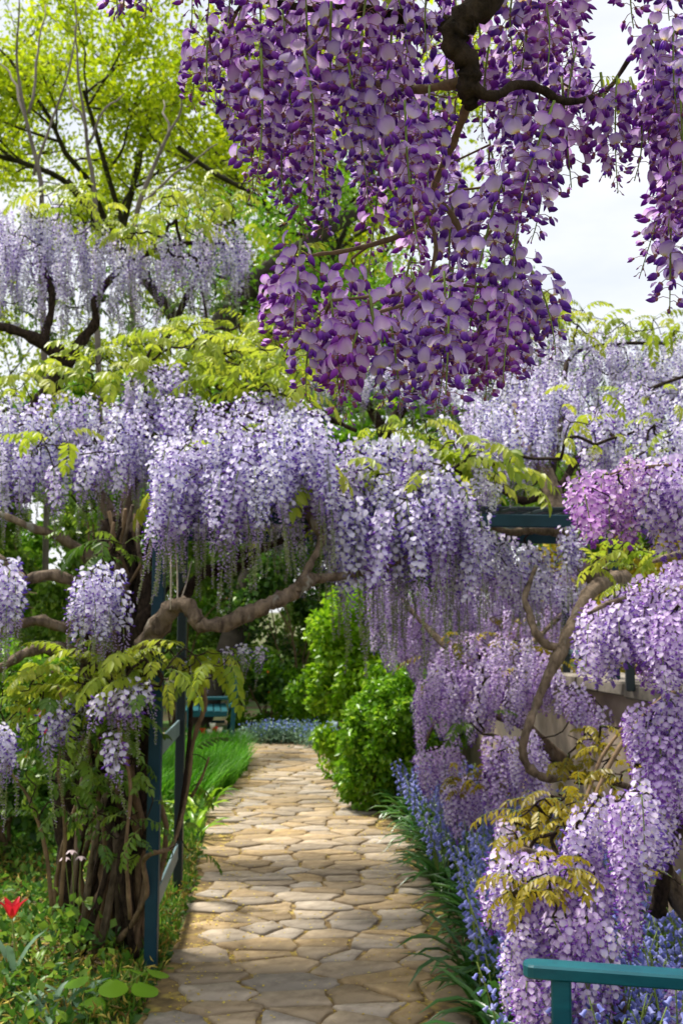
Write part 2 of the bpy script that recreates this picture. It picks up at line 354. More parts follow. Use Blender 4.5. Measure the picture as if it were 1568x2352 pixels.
def near_stalk(lay):
    g = Geo(); ax, it = lay
    tube(g, ax, np.linspace(.0022, .0008, len(ax)), 'rachis', 5)
    for kind, k, M, pos, root in it:
        mid = (pos + root) / 2 + np.array((0, 0, .003)); tube(g, [root, mid, pos], [.0006, .0006, .0008], 'pedicel', 3, cap=False)
    return g
NEAR = [near_layout(s, .235, random.Random(s).randint(36, 46)) for s in range(7)]
NEAR_STALK = [near_stalk(l).mesh('raceme') for l in NEAR]
def near_full(lay):
    g = near_stalk(lay)
    for kind, k, M, pos, root in lay[1]: g.stamp(FL[kind][k], M, pos)
    return g
NEAR_FULL = [near_full(l).mesh('raceme') for l in NEAR]
NEAR_SHORT = [near_full(near_layout(s + 30, .145, 25)).mesh('raceme') for s in range(5)]

def small_flower(g, pos, an, sc, r, ban, win, openness=1.0):
    av = r.random(); x = .0095 * sc
    M = rotz3(an) @ rotx3(r.uniform(-.45, .45)) @ roty3(r.uniform(-.95, .25)) * sc
    l = r.uniform(-.004, .003)
    V = np.array([(0, 0, -.001), (.004, .0105, .007), (l + .001, .0085, .0165), (l - .001, 0, .0185), (l + .001, -.0085, .0165), (.004, -.0105, .007), (-.001, 0, .009)])
    b = np.array([.05, .75, .9, 1, .9, .75, .35])
    g.add(V @ M.T + pos, [np.array([[0, 1, 6], [1, 2, 6], [2, 3, 6], [3, 4, 6], [4, 5, 6], [5, 0, 6]])], ban, a=av, b=b)
    W = np.array([(0, 0, .001), (.008, .0042, -.004), (.008, -.0042, -.004), (.0145, 0, -.010), (.005, 0, -.0085)])
    g.add(W @ M.T + pos, [np.array([[0, 1, 2], [1, 3, 2], [0, 4, 1], [0, 2, 4], [1, 4, 3], [2, 3, 4]])], win, a=av, b=np.array([0, .5, .5, 1, .6]))
def small_bud(g, pos, an, ln, th, tilt, mat, r):
    d = rotz3(an) @ np.array((math.cos(tilt), 0, -math.sin(tilt))); s = rotz3(an) @ np.array((0, 1, 0)); u = np.cross(d, s)
    c = pos + d * ln * .55
    V = [pos, c + s * th / 2, c + u * th / 2, c - s * th / 2, c - u * th / 2, pos + d * ln]
    g.add(V, [np.array([[0, 2, 1], [0, 3, 2], [0, 4, 3], [0, 1, 4], [5, 1, 2], [5, 2, 3], [5, 3, 4], [5, 4, 1]])], mat, a=r.random(), b=np.array([.1, .5, .5, .5, .5, 1]))
def long_raceme(seed, L=.55, ban='banner_long', win='wing_long', bud='bud_long', tail=True, openf=None):
    r = random.Random(seed); g = Geo(); bx, by = r.uniform(-.03, .03), r.uniform(-.03, .03)
    def ax(s): return np.array((bx * math.sin(s * 2.6), by * math.sin(s * 2.2), -L * s))
    of = openf or r.uniform(.42, .58); hf = of + r.uniform(.16, .26)
    tube(g, [ax(s) for s in np.linspace(0, 1, 8)], np.linspace(.0022, .0010, 8), 'rachis', 4)
    n1 = int(60 * of / .5 * L / .55 * 1.1)
    for i in range(n1):
        s = .02 + of * i / n1; an = i * 2.4 + r.uniform(-.4, .4)
        rad = (.044 - .014 * s / of) * r.uniform(.55, 1.15)
        small_flower(g, ax(s) + np.array((math.cos(an) * rad, math.sin(an) * rad, r.uniform(-.004, .010))), an + r.uniform(-.6, .6), r.uniform(1.0, 1.3), r, ban, win)
    n2 = int(34 * (L / .55) ** .6)
    for i in range(n2):
        s = of + (hf - of) * i / n2; an = i * 2.4 + r.uniform(-.4, .4); rad = (.030 - .012 * i / n2) * r.uniform(.6, 1.1)
        small_bud(g, ax(s) + np.array((math.cos(an) * rad * .5, math.sin(an) * rad * .5, .004)), an, .018 - .006 * i / n2, .0072 - .002 * i / n2, r.uniform(-.2, .9), bud, r)
    if tail:
        n3 = int(60 * (L / .55) ** .7)
        for i in range(n3):
            s = hf + (1 - hf) * i / n3; an = i * 2.4 + r.uniform(-.5, .5)
            small_bud(g, ax(s), an, (.0135 - .006 * i / n3), .0040, r.uniform(-.5, .6), 'tail_bud' if r.random() < .8 else bud, r)
    return g
def wall_raceme(seed, L=.30, ban='banner_wall', win='wing_wall'):
    r = random.Random(seed + 91); g = Geo(); bx = r.uniform(-.02, .02)
    def ax(s): return np.array((bx * math.sin(s * 2.6), bx * .7 * math.sin(s * 2.2), -L * s))
    tube(g, [ax(s) for s in np.linspace(0, 1, 6)], np.linspace(.0022, .0010, 6), 'rachis', 4)
    n = int(112 * L / .30 * .9); R0 = r.uniform(.040, .050)
    for i in range(n):
        s = .02 + .93 * i / n; an = i * 2.4 + r.uniform(-.3, .3)
        rad = R0 * (1 - .62 * max(0, s - .35) ** 1.4 / .65 ** 1.4) * r.uniform(.72, 1.08) * min(1, .55 + s * 4)
        small_flower(g, ax(s) + np.array((math.cos(an) * rad, math.sin(an) * rad, r.uniform(-.004, .006))), an + r.uniform(-.4, .4), r.uniform(.88, 1.12) * (1 - .35 * max(0, s - .6)), r, ban, win)
    for i in range(16):
        s = .93 + .08 * i / 16; an = i * 2.4; small_bud(g, ax(s), an, .012, .006, r.uniform(.3, 1.2), win, r)
    return g
RAC = {'long': [([long_raceme(s).mesh('raceme') for s in range(7)], .55), ([long_raceme(s + 80, .36).mesh('raceme') for s in range(5)], .36)],
       'sparse': [([long_raceme(s + 40, .42, openf=.30).mesh('raceme') for s in range(4)], .42), ([long_raceme(s + 50, .26, openf=.34).mesh('raceme') for s in range(3)], .26)],
       'wall': [([wall_raceme(s + 30 * k, L).mesh('raceme') for s in range(5)], L) for k, L in enumerate((.18, .28, .44))],
       'pink': [([wall_raceme(s + 200, .16, 'banner_pink', 'wing_pink').mesh('raceme') for s in range(4)], .16)],
       'near': [(NEAR_FULL, .235), (NEAR_SHORT, .145)]}
def leaflet(g, base, d, nrm, ln, wd, mat, a):
    s = unit(np.cross(d, nrm)); nrm = np.cross(s, d)
    V = [base, base + d * ln * .38 + s * wd / 2 + nrm * ln * .05, base + d * ln * .75 + s * wd * .36 - nrm * ln * .03, base + d * ln - nrm * ln * .14,
         base + d * ln * .75 - s * wd * .36 - nrm * ln * .03, base + d * ln * .38 - s * wd / 2 + nrm * ln * .05, base + d * ln * .5 - nrm * ln * .03]
    g.add(V, [np.array([[0, 1, 6], [1, 2, 6], [2, 3, 6], [3, 4, 6], [4, 5, 6], [5, 0, 6]])], mat, a=a)
def compound_leaf(seed, mat, L=.24, droopy=.6, ll=.062):
    r = random.Random(seed); g = Geo(); pts = []; p = np.zeros(3); el = r.uniform(.1, .7)
    for i in range(9): pts.append(p); p = p + np.array((math.cos(el), r.uniform(-.1, .1), math.sin(el))) * L / 8; el -= r.uniform(.10, .24)
    pts = np.array(pts); tube(g, pts, np.linspace(.0014, .0007, 9), 'rachis', 3, cap=False)
    av = r.random() * .7
    for i in range(2, 9):
        t = unit(pts[i] - pts[i - 1])
        for s in (-1, 1):
            d = unit(t * r.uniform(.35, .7) + np.array((0, s * .8, 0)) + np.array((0, 0, -droopy * r.uniform(.4, 1.5))))
            leaflet(g, pts[i], d, unit(np.array((.1, s * -.3, 1.0)) + np.array((r.uniform(-.3, .3), r.uniform(-.3, .3), 0))), ll * r.uniform(.8, 1.15) * (.75 + .25 * math.sin(i / 8 * 3.1)), ll * .36, mat, min(1, max(0, av + r.uniform(-.1, .3))))
    t = unit(pts[-1] - pts[-2]); leaflet(g, pts[-1], unit(t + np.array((0, 0, -.3 * droopy))), np.array((0, 0.1, 1.)), ll, ll * .38, mat, av)
    return g
LEAF = {k: [compound_leaf(s * 3 + len(k), k, droopy=dr, ll=ll).mesh('leaf') for s in range(6)] for k, dr, ll in (('leaf_young', .75, .066), ('leaf_mid', .7, .062), ('leaf_bronze', .75, .058))}

# ------------------------------------------------------------------ vines: limbs drawn by hand, twigs grown to every raceme and leaf
def in_poly(x, y, poly):
    c = False; n = len(poly)
    for i in range(n):
        (x1, y1), (x2, y2) = poly[i], poly[i - 1]
        if (y1 > y) != (y2 > y) and x < (x2 - x1) * (y - y1) / (y2 - y1) + x1: c = not c
    return c
def scatter(poly, n):
    """n evenly spread pixels inside a polygon"""
    xs = [p[0] for p in poly]; ys = [p[1] for p in poly]; out = []
    while len(out) < n:
        best = None; bd = -1
        for _ in range(7):
            while True:
                x, y = random.uniform(min(xs), max(xs)), random.uniform(min(ys), max(ys))
                if in_poly(x, y, poly): break
            d = min(((x - a) ** 2 + (y - b) ** 2 for a, b in out), default=1e9)
            if d > bd: best, bd = (x, y), d
        out.append(best)
    return out
class Vine:
    def __init__(s, label, cat='wisteria', twig='bark_dark', r0=.0022, group=None):
        s.root = thing('wisteria_vine', label, cat, group=group); s.seeds = []; s.att = []; s.n = {'raceme': 0, 'leaf': 0}; s.twig = twig; s.r0 = r0; s.maxlink = 9
    def limb(s, pts, mat='bark', knob=.10, sides=8, k=6, name='branch', wig=0.0):
        """pts: (x, y, Y, radius in metres)"""
        w = np.array([(*P(x, y, Y), r) for x, y, Y, r in pts]); c = catmull(w, k)
        if wig: c[:, :3] = wob(c[:, :3], wig)
        g = Geo(); tube(g, c[:, :3], np.maximum(c[:, 3], .002) * (1 + .10 * np.sin(np.arange(len(c)) * 1.3)), mat, sides, knob); obj(name, g, s.root); s.seeds += list(c[1::2, :3])
    def racemes(s, kind, poly, n, Y, lpx, slope=0.0, tilt=.10, seeds=None):
        ys = [p[1] for p in poly]; y0, y1 = min(ys), max(ys)
        for x, y in scatter(poly, n):
            t = (y1 - y) / max(1, y1 - y0); d = Y[0] + (Y[1] - Y[0]) * (slope * t + (1 - slope) * random.random())
            p = P(x, y, d); ln = random.uniform(*lpx) * d / F
            s.put(kind, p, ln, tilt)
    def put(s, kind, p, ln, tilt=.1, rz=None, tiltv=None, full=False):
        opts = RAC[kind][:1] if full else RAC[kind]; ms, L0 = min(opts, key=lambda o: abs(math.log(ln / o[1]))); k = ln / L0; u = min(1.25, max(.72, k ** .6))
        rot = (random.gauss(0, tilt), random.gauss(0, tilt), random.uniform(0, 6.28)) if tiltv is None else (*tiltv, random.uniform(0, 6.28))
        i = random.randrange(len(ms))
        o = obj('raceme', ms[i], s.root, p, rot, (u * random.uniform(.9, 1.1), u * random.uniform(.9, 1.1), k)); s.att.append(p); s.n['raceme'] += 1
        return o, i
    def leaves(s, mat, poly, n, Y, size=1.0, slope=.5, twist=None):
        ys = [p[1] for p in poly]; y0, y1 = min(ys), max(ys)
        for x, y in scatter(poly, n):
            t = (y1 - y) / max(1, y1 - y0); d = Y[0] + (Y[1] - Y[0]) * (slope * t + (1 - slope) * random.random())
            p = P(x, y, d); sc = size * random.uniform(.75, 1.25)
            obj('leaf', random.choice(LEAF[mat]), s.root, p, (random.gauss(0, .25), random.gauss(0, .3), random.uniform(0, 6.28)), (sc,) * 3); s.att.append(p); s.n['leaf'] += 1
    def twigs(s):
        S = np.array(s.seeds); A = np.array(s.att)
        if not len(A): return
        n0 = len(S); allp = np.vstack((S, A)); par = {}; dist = np.full(len(A), 1e9); src = np.zeros(len(A), int)
        D = np.linalg.norm(A[:, None] - S[None], axis=2); src = D.argmin(1); dist = D.min(1) * 1.15
        todo = np.ones(len(A), bool); order = []
        for _ in range(len(A)):
            dd = np.where(todo, dist, 1e9); i = int(dd.argmin()); todo[i] = False; par[i] = int(src[i]); order.append(i)
            d2 = np.linalg.norm(A - A[i], axis=1) + .02; up = todo & (d2 < dist); dist[up] = d2[up]; src[up] = n0 + i
        cnt = np.ones(len(A))
        for i in reversed(order):
            if par[i] >= n0: cnt[par[i] - n0] += cnt[i]
        g = Geo()
        for i in order:
            a = allp[par[i]]; b = A[i]; L = np.linalg.norm(b - a)
            if L < 1e-4: continue
            m = (a + b) / 2 + rng.normal(size=3) * L * .12 + np.array((0, L * .25, -L * .05))
            r1 = s.r0 * cnt[i] ** .3; r0_ = s.r0 * (cnt[par[i] - n0] ** .3 if par[i] >= n0 else cnt[i] ** .3 * 1.15)
            tube(g, catmull([a, m, b], 3), np.linspace(min(r0_, r1 * 1.5), r1, 7), s.twig, 5, cap=False)
        stuff(obj('twigs', g, s.root))

# ================================================================== the ground, path and wall
gs = Geo(); gs.add([(-600, -600, 0), (600, -600, 0), (600, 600, 0), (-600, 600, 0)], np.array([[0, 1, 2, 3]]), 'soil'); structure(obj('ground', gs))
Lpx = [(370, 2310), (440, 2150), (470, 2050), (488, 1930), (500, 1850), (540, 1800), (562, 1765), (548, 1730)]
Rpx = [(1046, 2310), (1000, 2130), (955, 2000), (912, 1925), (868, 1868), (830, 1822), (800, 1775), (752, 1728)]
Le = [np.array((-.70, 0, 0)), np.array((-.74, 3, 0))] + [G(*p) for p in Lpx] + [np.array((-2.2, 13.7, 0)), np.array((-6, 14.2, 0))]
Re = [np.array((.42, 0, 0)), np.array((.46, 3, 0))] + [G(*p) for p in Rpx] + [np.array((-1.2, 14.5, 0)), np.array((-6, 15.2, 0))]
LeC, ReC = catmull(Le, 5), catmull(Re, 5)
path = structure(obj('path', None))
g = Geo(); n = len(LeC); V = np.vstack((LeC + (0, 0, .010), ReC + (0, 0, .010))); V[:n, 0] -= .06; V[n:, 0] += .06
g.add(V, np.array([[i, n + i, n + i + 1, i + 1] for i in range(n - 1)]), 'path_bed'); obj('path_bed', g, path)
outline = [(p[0], p[1]) for p in LeC] + [(p[0], p[1]) for p in ReC[::-1]]
sites = []; yy = 3.6; row = 0
while yy < 14.6:
    st = random.uniform(.13, .20); xx = -6.2 + random.uniform(0, .3)
    while xx < 1.3:
        w = random.choice((.12, .17, .22, .26, .32, .40)) * random.uniform(.85, 1.15)
        sites.append((xx + w / 2 + random.uniform(-.05, .05), yy + random.uniform(-.07, .07))); xx += w
    yy += st
sites = np.array(sites); AN = 1.45
def clip_half(poly, mx, my, nx, ny):
    out = []
    for i in range(len(poly)):
        a, b = poly[i - 1], poly[i]; da = (a[0] - mx) * nx + (a[1] - my) * ny; db = (b[0] - mx) * nx + (b[1] - my) * ny
        if da <= 0: out.append(a)
        if (da <= 0) != (db <= 0): t = da / (da - db); out.append((a[0] + (b[0] - a[0]) * t, a[1] + (b[1] - a[1]) * t))
    return out
S2 = sites * np.array((1, AN)); rest = Geo(); rest.smooth = False; nst = 0; stones = []
for k, (sx, sy) in enumerate(sites):
    if not in_poly(sx, sy, outline): continue
    d = ((S2 - S2[k]) ** 2).sum(1); nb = np.argsort(d)[1:15]; c = S2[k]
    poly = [(c[0] - .5, c[1] - .5), (c[0] + .5, c[1] - .5), (c[0] + .5, c[1] + .5), (c[0] - .5, c[1] + .5)]
    gap = random.uniform(.005, .014)
    for j in nb:
        q = S2[j]; v = q - c; L = np.linalg.norm(v); v /= L; poly = clip_half(poly, c[0] + v[0] * (L / 2 - gap), c[1] + v[1] * (L / 2 - gap), v[0], v[1])
        if len(poly) < 3: break
    if len(poly) < 3: continue
    poly = [(x, y / AN) for x, y in poly]; cx = sum(p[0] for p in poly) / len(poly); cy = sum(p[1] for p in poly) / len(poly)
    pts = []
    for i in range(len(poly)):                               # cut and roughen the corners, break the long edges
        a, b, c2 = poly[i - 1], poly[i], poly[(i + 1) % len(poly)]
        f1 = random.uniform(.03, .15); f2 = random.uniform(.03, .15)
        pts.append((b[0] + (a[0] - b[0]) * f1, b[1] + (a[1] - b[1]) * f1)); pts.append((b[0] + (c2[0] - b[0]) * f2, b[1] + (c2[1] - b[1]) * f2))
        if math.hypot(c2[0] - b[0], c2[1] - b[1]) > .10:
            f3 = random.uniform(.35, .65); q = random.uniform(-.01, .10); pts.append((b[0] + (c2[0] - b[0]) * f3 + (cx - (b[0] + c2[0]) / 2) * q, b[1] + (c2[1] - b[1]) * f3 + (cy - (b[1] + c2[1]) / 2) * q))
    pts = np.array(pts) - (cx, cy); area = .5 * abs(np.sum(pts[:, 0] * np.roll(pts[:, 1], -1) - pts[:, 1] * np.roll(pts[:, 0], -1)))
    if area < .004: continue
    pts *= 1 + rng.normal(size=(len(pts), 1)) * .02
    stones.append((cy, cx, pts))
stones.sort(key=lambda s: s[0])
for cy, cx, pts in stones:
    m = len(pts); h = random.uniform(.008, .017); tx, ty = random.gauss(0, .009), random.gauss(0, .009)
    ring = lambda k, z: np.column_stack((pts * k, np.full(m, z) + pts[:, 0] * tx + pts[:, 1] * ty))
    V = np.vstack((ring(1.02, -.012), ring(1.0, h * .55), ring(.965, h))) + rng.normal(size=(3 * m, 3)) * .0014
    V = np.vstack((V, [[0, 0, h]])); i = np.arange(m); j = (i + 1) % m
    fs = [np.column_stack((r * m + i, r * m + j, (r + 1) * m + j, (r + 1) * m + i)) for r in range(2)] + [np.column_stack((2 * m + i, 2 * m + j, np.full(m, 3 * m)))]
    x_, y_ = to_px((cx, cy, 0))
    if nst < 300 and -80 < x_ < 1650 and y_ < 2420:
        g = Geo(); g.add(V, fs, 'stone'); obj('stone', g, path, (cx, cy, .010)); nst += 1
    else: rest.add(V + (cx, cy, .010), fs, 'stone')
if rest.nv: stuff(obj('distant_stones', rest, path))
# yellow petals blown over the stones
g = Geo(); pts = []
while len(pts) < 7500:
    t = random.random() ** .8; i = random.randrange(len(LeC) - 1); a, b = LeC[i], ReC[i]; k = random.random()
    if random.random() < .62: k = .5 + .5 * math.copysign(abs(2 * k - 1) ** .25, k - .5) * random.uniform(.75, 1.05)
    p = a + (b - a) * k + (LeC[i + 1] - a) * random.random()
    if 3.4 < p[1] < 14.5: pts.append((p[0], p[1], .0125 + random.choice((0, 0, .012)) + random.uniform(0, .004)))
leaf_mass(g, np.array(pts), .019, 'petal_yellow', out=np.array((0, 0, .02)), droop=.2, width=.6); 
V = g.v[0]; z0 = np.repeat(np.array(pts)[:, 2], 4); V[:, 2] = z0 + (V[:, 2] - z0) * .25 + .002; stuff(tag(obj('fallen_petals', g), 'small yellow petals scattered over the stone path', 'petals'))

# the retaining wall along the right side of the path, with coping slabs
WL = [np.array(p) for p in ((2.42, 2.0), (2.27, 3.0), (1.75, 6.05), (1.48, 7.66), (1.16, 10.0), (.95, 12.0), (.80, 14.0))]
WALLH = 1.10
wall = thing('garden_wall', 'weathered rendered retaining wall with stone coping behind the purple flowers', 'wall')
WC = catmull([(p[0], p[1], 0) for p in WL], 4)
g = Geo(); n = len(WC); off = np.array((.35, .04, 0)); zs = np.linspace(-.05, WALLH, 5); V = []
for i, p in enumerate(WC):
    for z in zs: V.append((p[0] + rng.normal() * .008, p[1], z))
    V.append((p[0] + .35, p[1], WALLH)); V.append((p[0] + .35, p[1], -.05))
m_ = 7; g.add(V, np.array([[i * m_ + k, i * m_ + k + 1, (i + 1) * m_ + k + 1, (i + 1) * m_ + k] for i in range(n - 1) for k in range(6)]), 'wall_render'); g.smooth = False
obj('wall_face', g, wall)
for i in range(0, n - 1):
    a, b = WC[i], WC[i + 1]; d = b - a; L = np.linalg.norm(d); an = math.atan2(d[1], d[0]); c = (a + b) / 2
    g = flat(Geo()); chamfer_box(g, (0, 0, 0), (L - .012, .42, .085), .012, 'coping'); g.v[0] += rng.normal(size=g.v[0].shape) * .003
    obj('coping_slab', g, wall, (c[0] + .13, c[1], WALLH + .0435 + random.uniform(-.002, .006)), (random.gauss(0, .008), random.gauss(0, .006), an))
g = Geo(); g.add([(*(WC[i][:2] + (.33, 0)), .97) for i in range(n)] + [(40, WC[i][1], 1.0) for i in range(n)] + [], np.array([[i, n + i, n + i + 1, i + 1] for i in range(n - 1)]), 'soil'); structure(obj('terrace', g))

# ================================================================== pergola over the path
perg = thing('garden_pergola', 'dark blue painted metal pergola carrying the wisteria across the path', 'pergola')
def bar(parent, name, a, b, w, h, mat, bevel=.004, roll=0):
    a, b = np.asarray(a, float), np.asarray(b, float); d = b - a; L = np.linalg.norm(d); q = Vector(d).to_track_quat('X', 'Z')
    g = flat(Geo()); chamfer_box(g, (0, 0, 0), (L, w, h), min(bevel, w * .3, h * .3), mat)
    return obj(name, g, parent, (a + b) / 2, q)
pA = G(346, 2243); pB = G(408, 2062); tA = P(366, 1180, 5.0); tB = P(412, 1330, pB[1])
topz = 2.02
FA = np.array((pA[0], pA[1], 0)); FB = np.array((pB[0], pB[1], 0))
FA_t = np.array((FA[0] + .015, FA[1], topz)); FB_t = np.array((FB[0] + .01, FB[1], topz))
def post(a, b, w=.056, mat='paint_dark'):
    a, b = np.asarray(a, float), np.asarray(b, float); g = flat(Geo()); L = b[2] - a[2]
    chamfer_box(g, (0, 0, L / 2), (w, w, L), .005, mat); g.v[0][:, :2] += (g.v[0][:, 2:3] / L) * (b - a)[None, :2]; return obj('post', g, perg, a)
post(FA - (0, 0, .05), FA_t); post(FB - (0, 0, .05), FB_t, .050, 'paint_black')
FC = np.array((-1.75, FA[1] + .2, 0)); FD = np.array((-1.85, FB[1] + .25, 0))
for z in (.28, .96): bar(perg, 'side_rail', FA + (.0, .03, z), FB + (0, -.03, z - .02), .012, .085, 'paint_sky_reflect', .002)
RA = np.array((1.80, 5.55, 1.1)); RB = np.array((1.62, 6.8, 1.1))
post(RA, RA + (0, 0, topz - 1.1)); post(RB, RB + (0, 0, topz - 1.1), .05)
for a, b in ((FA_t, np.array((RA[0], RA[1], topz))), (FB_t, np.array((RB[0], RB[1], topz)))):
    bar(perg, 'beam', a, b, .05, .06, 'paint_dark')
for i in range(17):
    t = i / 16; a = FA_t + (RA - FA_t) * np.array((t, t, 0)) ; a[2] = topz + .055; b = FB_t + (RB - FB_t) * np.array((t, t, 0)); b[2] = topz + .055
    bar(perg, 'roof_slat', a, b, .035, .02, 'paint_black', .003)
for i in range(1, 6):
    t = i / 6; a = FA_t + (FB_t - FA_t) * t; b = RA + (RB - RA) * t; a = a.copy(); b = b.copy(); a[2] = b[2] = topz + .078
    bar(perg, 'cross_slat', a, b, .03, .02, 'paint_black', .003)
# low railing on the wall, beyond the pale flowers
rail = thing('metal_railing', 'dark metal railing with one flat rail standing on the wall coping', 'railing')
for k, (x, yt, yb, Y) in enumerate(((1446, 1440, 1560, 6.35), (1300, 1440, 1552, 7.6))):
    a = P(x, yb, Y); a[2] = WALLH + .06; g = flat(Geo()); chamfer_box(g, (0, 0, .27), (.045, .045, .56), .004, 'paint_black'); obj('post', g, rail, a)
bar(rail, 'rail', np.array((1.95, 5.3, 1.32)), np.array((1.50, 7.65, 1.32)), .03, .03, 'paint_sky_reflect')

# ================================================================== benches
def bench(label, loc, rz, L=1.35, hs=1.0):
    b = thing('garden_bench', label, 'bench', loc, rz, None)
    def bx(name, c, s, bev=.005, M=None):
        g = flat(Geo()); chamfer_box(g, (0, 0, 0), s, bev, 'paint_teal', M); return obj(name, g, b, c)
    for s in (-1, 1):
        x = s * (L / 2 - .03)
        bx('leg', (x, -.235, .295 * hs), (.048, .052, .59 * hs), .005)
        g = flat(Geo()); chamfer_box(g, (0, 0, 0), (.048, .055, .92 * hs), .005, 'paint_teal')
        v = g.v[0]; z = v[:, 2] + .46 * hs; v[:, 1] += np.where(z > .40, (z - .40) * .27, (.40 - z) * .10); obj('leg', g, b, (x, .235, .46 * hs))
        # armrest with a rounded front nose
        g = Geo(); g.smooth = False; pr = []; hw = .036; y0, y1 = -.335, .235
        for an in np.linspace(-90, 90, 7): pr.append((-hw + 0 + (hw + hw * math.sin(R(an))), y0 + .030 - .030 * math.cos(R(an))))
        pr += [(hw, y1), (-hw, y1)]; pr = [(px - 0, py) for px, py in pr]; pr = np.array(pr); pr[:, 0] -= 0
        m = len(pr); r1 = pr.copy(); c = pr.mean(0); ins = c + (pr - c) * np.array((.84, .985)); t = .037
        V = np.vstack((np.column_stack((ins, np.zeros(m))), np.column_stack((pr, np.full(m, .005))), np.column_stack((pr, np.full(m, t - .006))), np.column_stack((ins, np.full(m, t)))))
        i = np.arange(m); j = (i + 1) % m
        g.add(V, [np.column_stack((r * m + i, r * m + j, (r + 1) * m + j, (r + 1) * m + i)) for r in range(3)] + [i[::-1][None], (3 * m + i)[None]], 'paint_teal')
        obj('armrest', g, b, (x, 0, .588 * hs))
        bx('seat_rail', (x, 0, .385 * hs), (.035, .45, .06)); bx('stretcher', (x, 0, .14 * hs), (.03, .44, .035))
    for k in range(6): bx('seat_slat', (0, -.245 + k * .088, (.432 - .004 * k) * hs), (L - .02, .074, .022), .004)
    bx('front_apron', (0, -.25, .385 * hs), (L - .1, .025, .055))
    M = rotx3(-.26)
    bx('back_rail', (0, .385, .885 * hs), (L - .05, .03, .085), .006, M); bx('back_rail', (0, .27, .49 * hs), (L - .1, .028, .06), .005, M)
    nsl = 11
    for k in range(nsl): bx('back_slat', ((k - (nsl - 1) / 2) * (L - .16) / (nsl - 1), .328, .69 * hs), (.05, .014, .36 * hs), .003, M)
    return b
tip = P(1200, 2216, 3.14)                                   # nose of the armrest seen in the photograph
rdir = np.array((.972, -.235)); ldir = np.array((-.235, -.972)); Lb = 1.35
# local -Y is the front; the far end's armrest nose sits at local (-(L/2-.03), -.335)
rz = math.atan2(-rdir[0], rdir[1])                         # maps local +Y to rdir
c, s = math.cos(rz), math.sin(rz); lx, ly = (Lb / 2 - .03), -.335
if (c * lx - s * ly) * ldir[0] + (s * lx + c * ly) * ldir[1] > 0: lx = -lx
org = np.array((tip[0] - (c * lx - s * ly), tip[1] - (s * lx + c * ly)))
bench('bright teal painted wooden bench with its armrest beside the bluebells', (org[0], org[1], .012), rz, Lb, 1.0 * (tip[2]) / .625)
fb = G(527, 1704)
bench('small teal wooden bench standing where the path bends, against dark shrubs', (fb[0] - .33, fb[1] + .62, 0), math.pi * 1.5 + .12, 1.3, .86)

# ================================================================== trees behind
def tree(label, base, H, r, spread, mat, leafmat, nleaf, lsize, lean=(0, 0), first=.35, seed=1, dens=1.0, group=None, name='broadleaf_tree', up=.45):
    rr = random.Random(seed); t = thing(name, label, 'tree', (base[0], base[1], 0), 0, group); g = Geo(); tips = []
    def branch(p, d, L, r0, lev):
        n = 6; pts = [p]; q = p.copy(); dd = d.copy()
        for i in range(n):
            dd = unit(dd + np.array((rr.gauss(0, .16), rr.gauss(0, .16), rr.gauss(0.02, .10)))); q = q + dd * L / n; pts.append(q)
        pts = np.array(pts); tube(g, catmull(pts, 2), np.linspace(r0, r0 * (.45 if lev else .35), 2 * n + 1), mat, 7 if lev < 2 else 4, .05 if lev < 2 else 0, cap=False)
        if lev >= 3: tips.extend(pts[2:]); return
        if lev >= 2: tips.extend(pts[3:])
        k = (9, 6, 5)[lev]
        for i in range(k):
            s = rr.uniform(first if lev == 0 else .25, 1.0); j = min(n - 1, int(s * n)); pp = pts[j] + (pts[j + 1] - pts[j]) * (s * n - j)
            an = rr.uniform(0, 6.28); sd = unit(np.array((math.cos(an), math.sin(an), rr.uniform(-.1, .6))) + dd * up)
            branch(pp, sd, L * (spread if lev == 0 else .55) * rr.uniform(.7, 1.15) * (1.15 - .35 * s), r0 * (.42 if lev == 0 else .5) * (1.1 - .4 * s), lev + 1)
    branch(np.zeros(3), unit(np.array((lean[0], lean[1], 1.0))), H, r, 0)
    obj('trunk', g, t)
    tips = np.array(tips); gl = Geo(); c = tips[rng.integers(0, len(tips), nleaf)] + rng.normal(size=(nleaf, 3)) * .16 * dens
    leaf_mass(gl, c, lsize, leafmat, droop=.5, a=np.clip(rng.random(nleaf) * .6 + .4 * rng.random(len(tips))[rng.integers(0, len(tips), nleaf)], 0, 1)); stuff(obj('crown', gl, t)); return t
def at(x, Y): return ((x - 784) / F * Y, Y)
TG = 'tall trees behind the garden'
tree('tall tree with bright yellow-green spring leaves and a straight dark trunk', at(432, 23), 15.5, .24, .50, 'bark_tree', 'leaf_tree', 36000, .135, (.01, 0), .25, 3, 1.5)
tree('spreading yellow-green tree rising beside the bare grey saplings', at(60, 25), 15, .26, .50, 'bark_tree', 'leaf_tree', 27000, .14, (-.03, 0), .25, 11, 1.5)
tree('yellow-green tree half hidden behind the hanging purple racemes', at(790, 26), 13.0, .24, .36, 'bark_tree', 'leaf_tree', 28000, .135, (-.03, 0), .30, 5, 1.5)
lt = tree('green tree with a thick dark leaning limb behind the arch', at(440, 15), 6.6, .20, .42, 'bark_tree', 'leaf_ivy', 13000, .09, (.30, .1), .35, 21)
g = Geo(); o0 = np.array((*at(440, 15), 0)); c = catmull([P(470, 830, 15), P(545, 690, 15), P(600, 640, 15), P(665, 590, 15), P(740, 535, 15), P(830, 480, 15.3)], 4) - o0; tube(g, wob(c, .04), np.linspace(.19, .09, len(c)), 'bark_tree', 8, .05); obj('limb', g, lt)
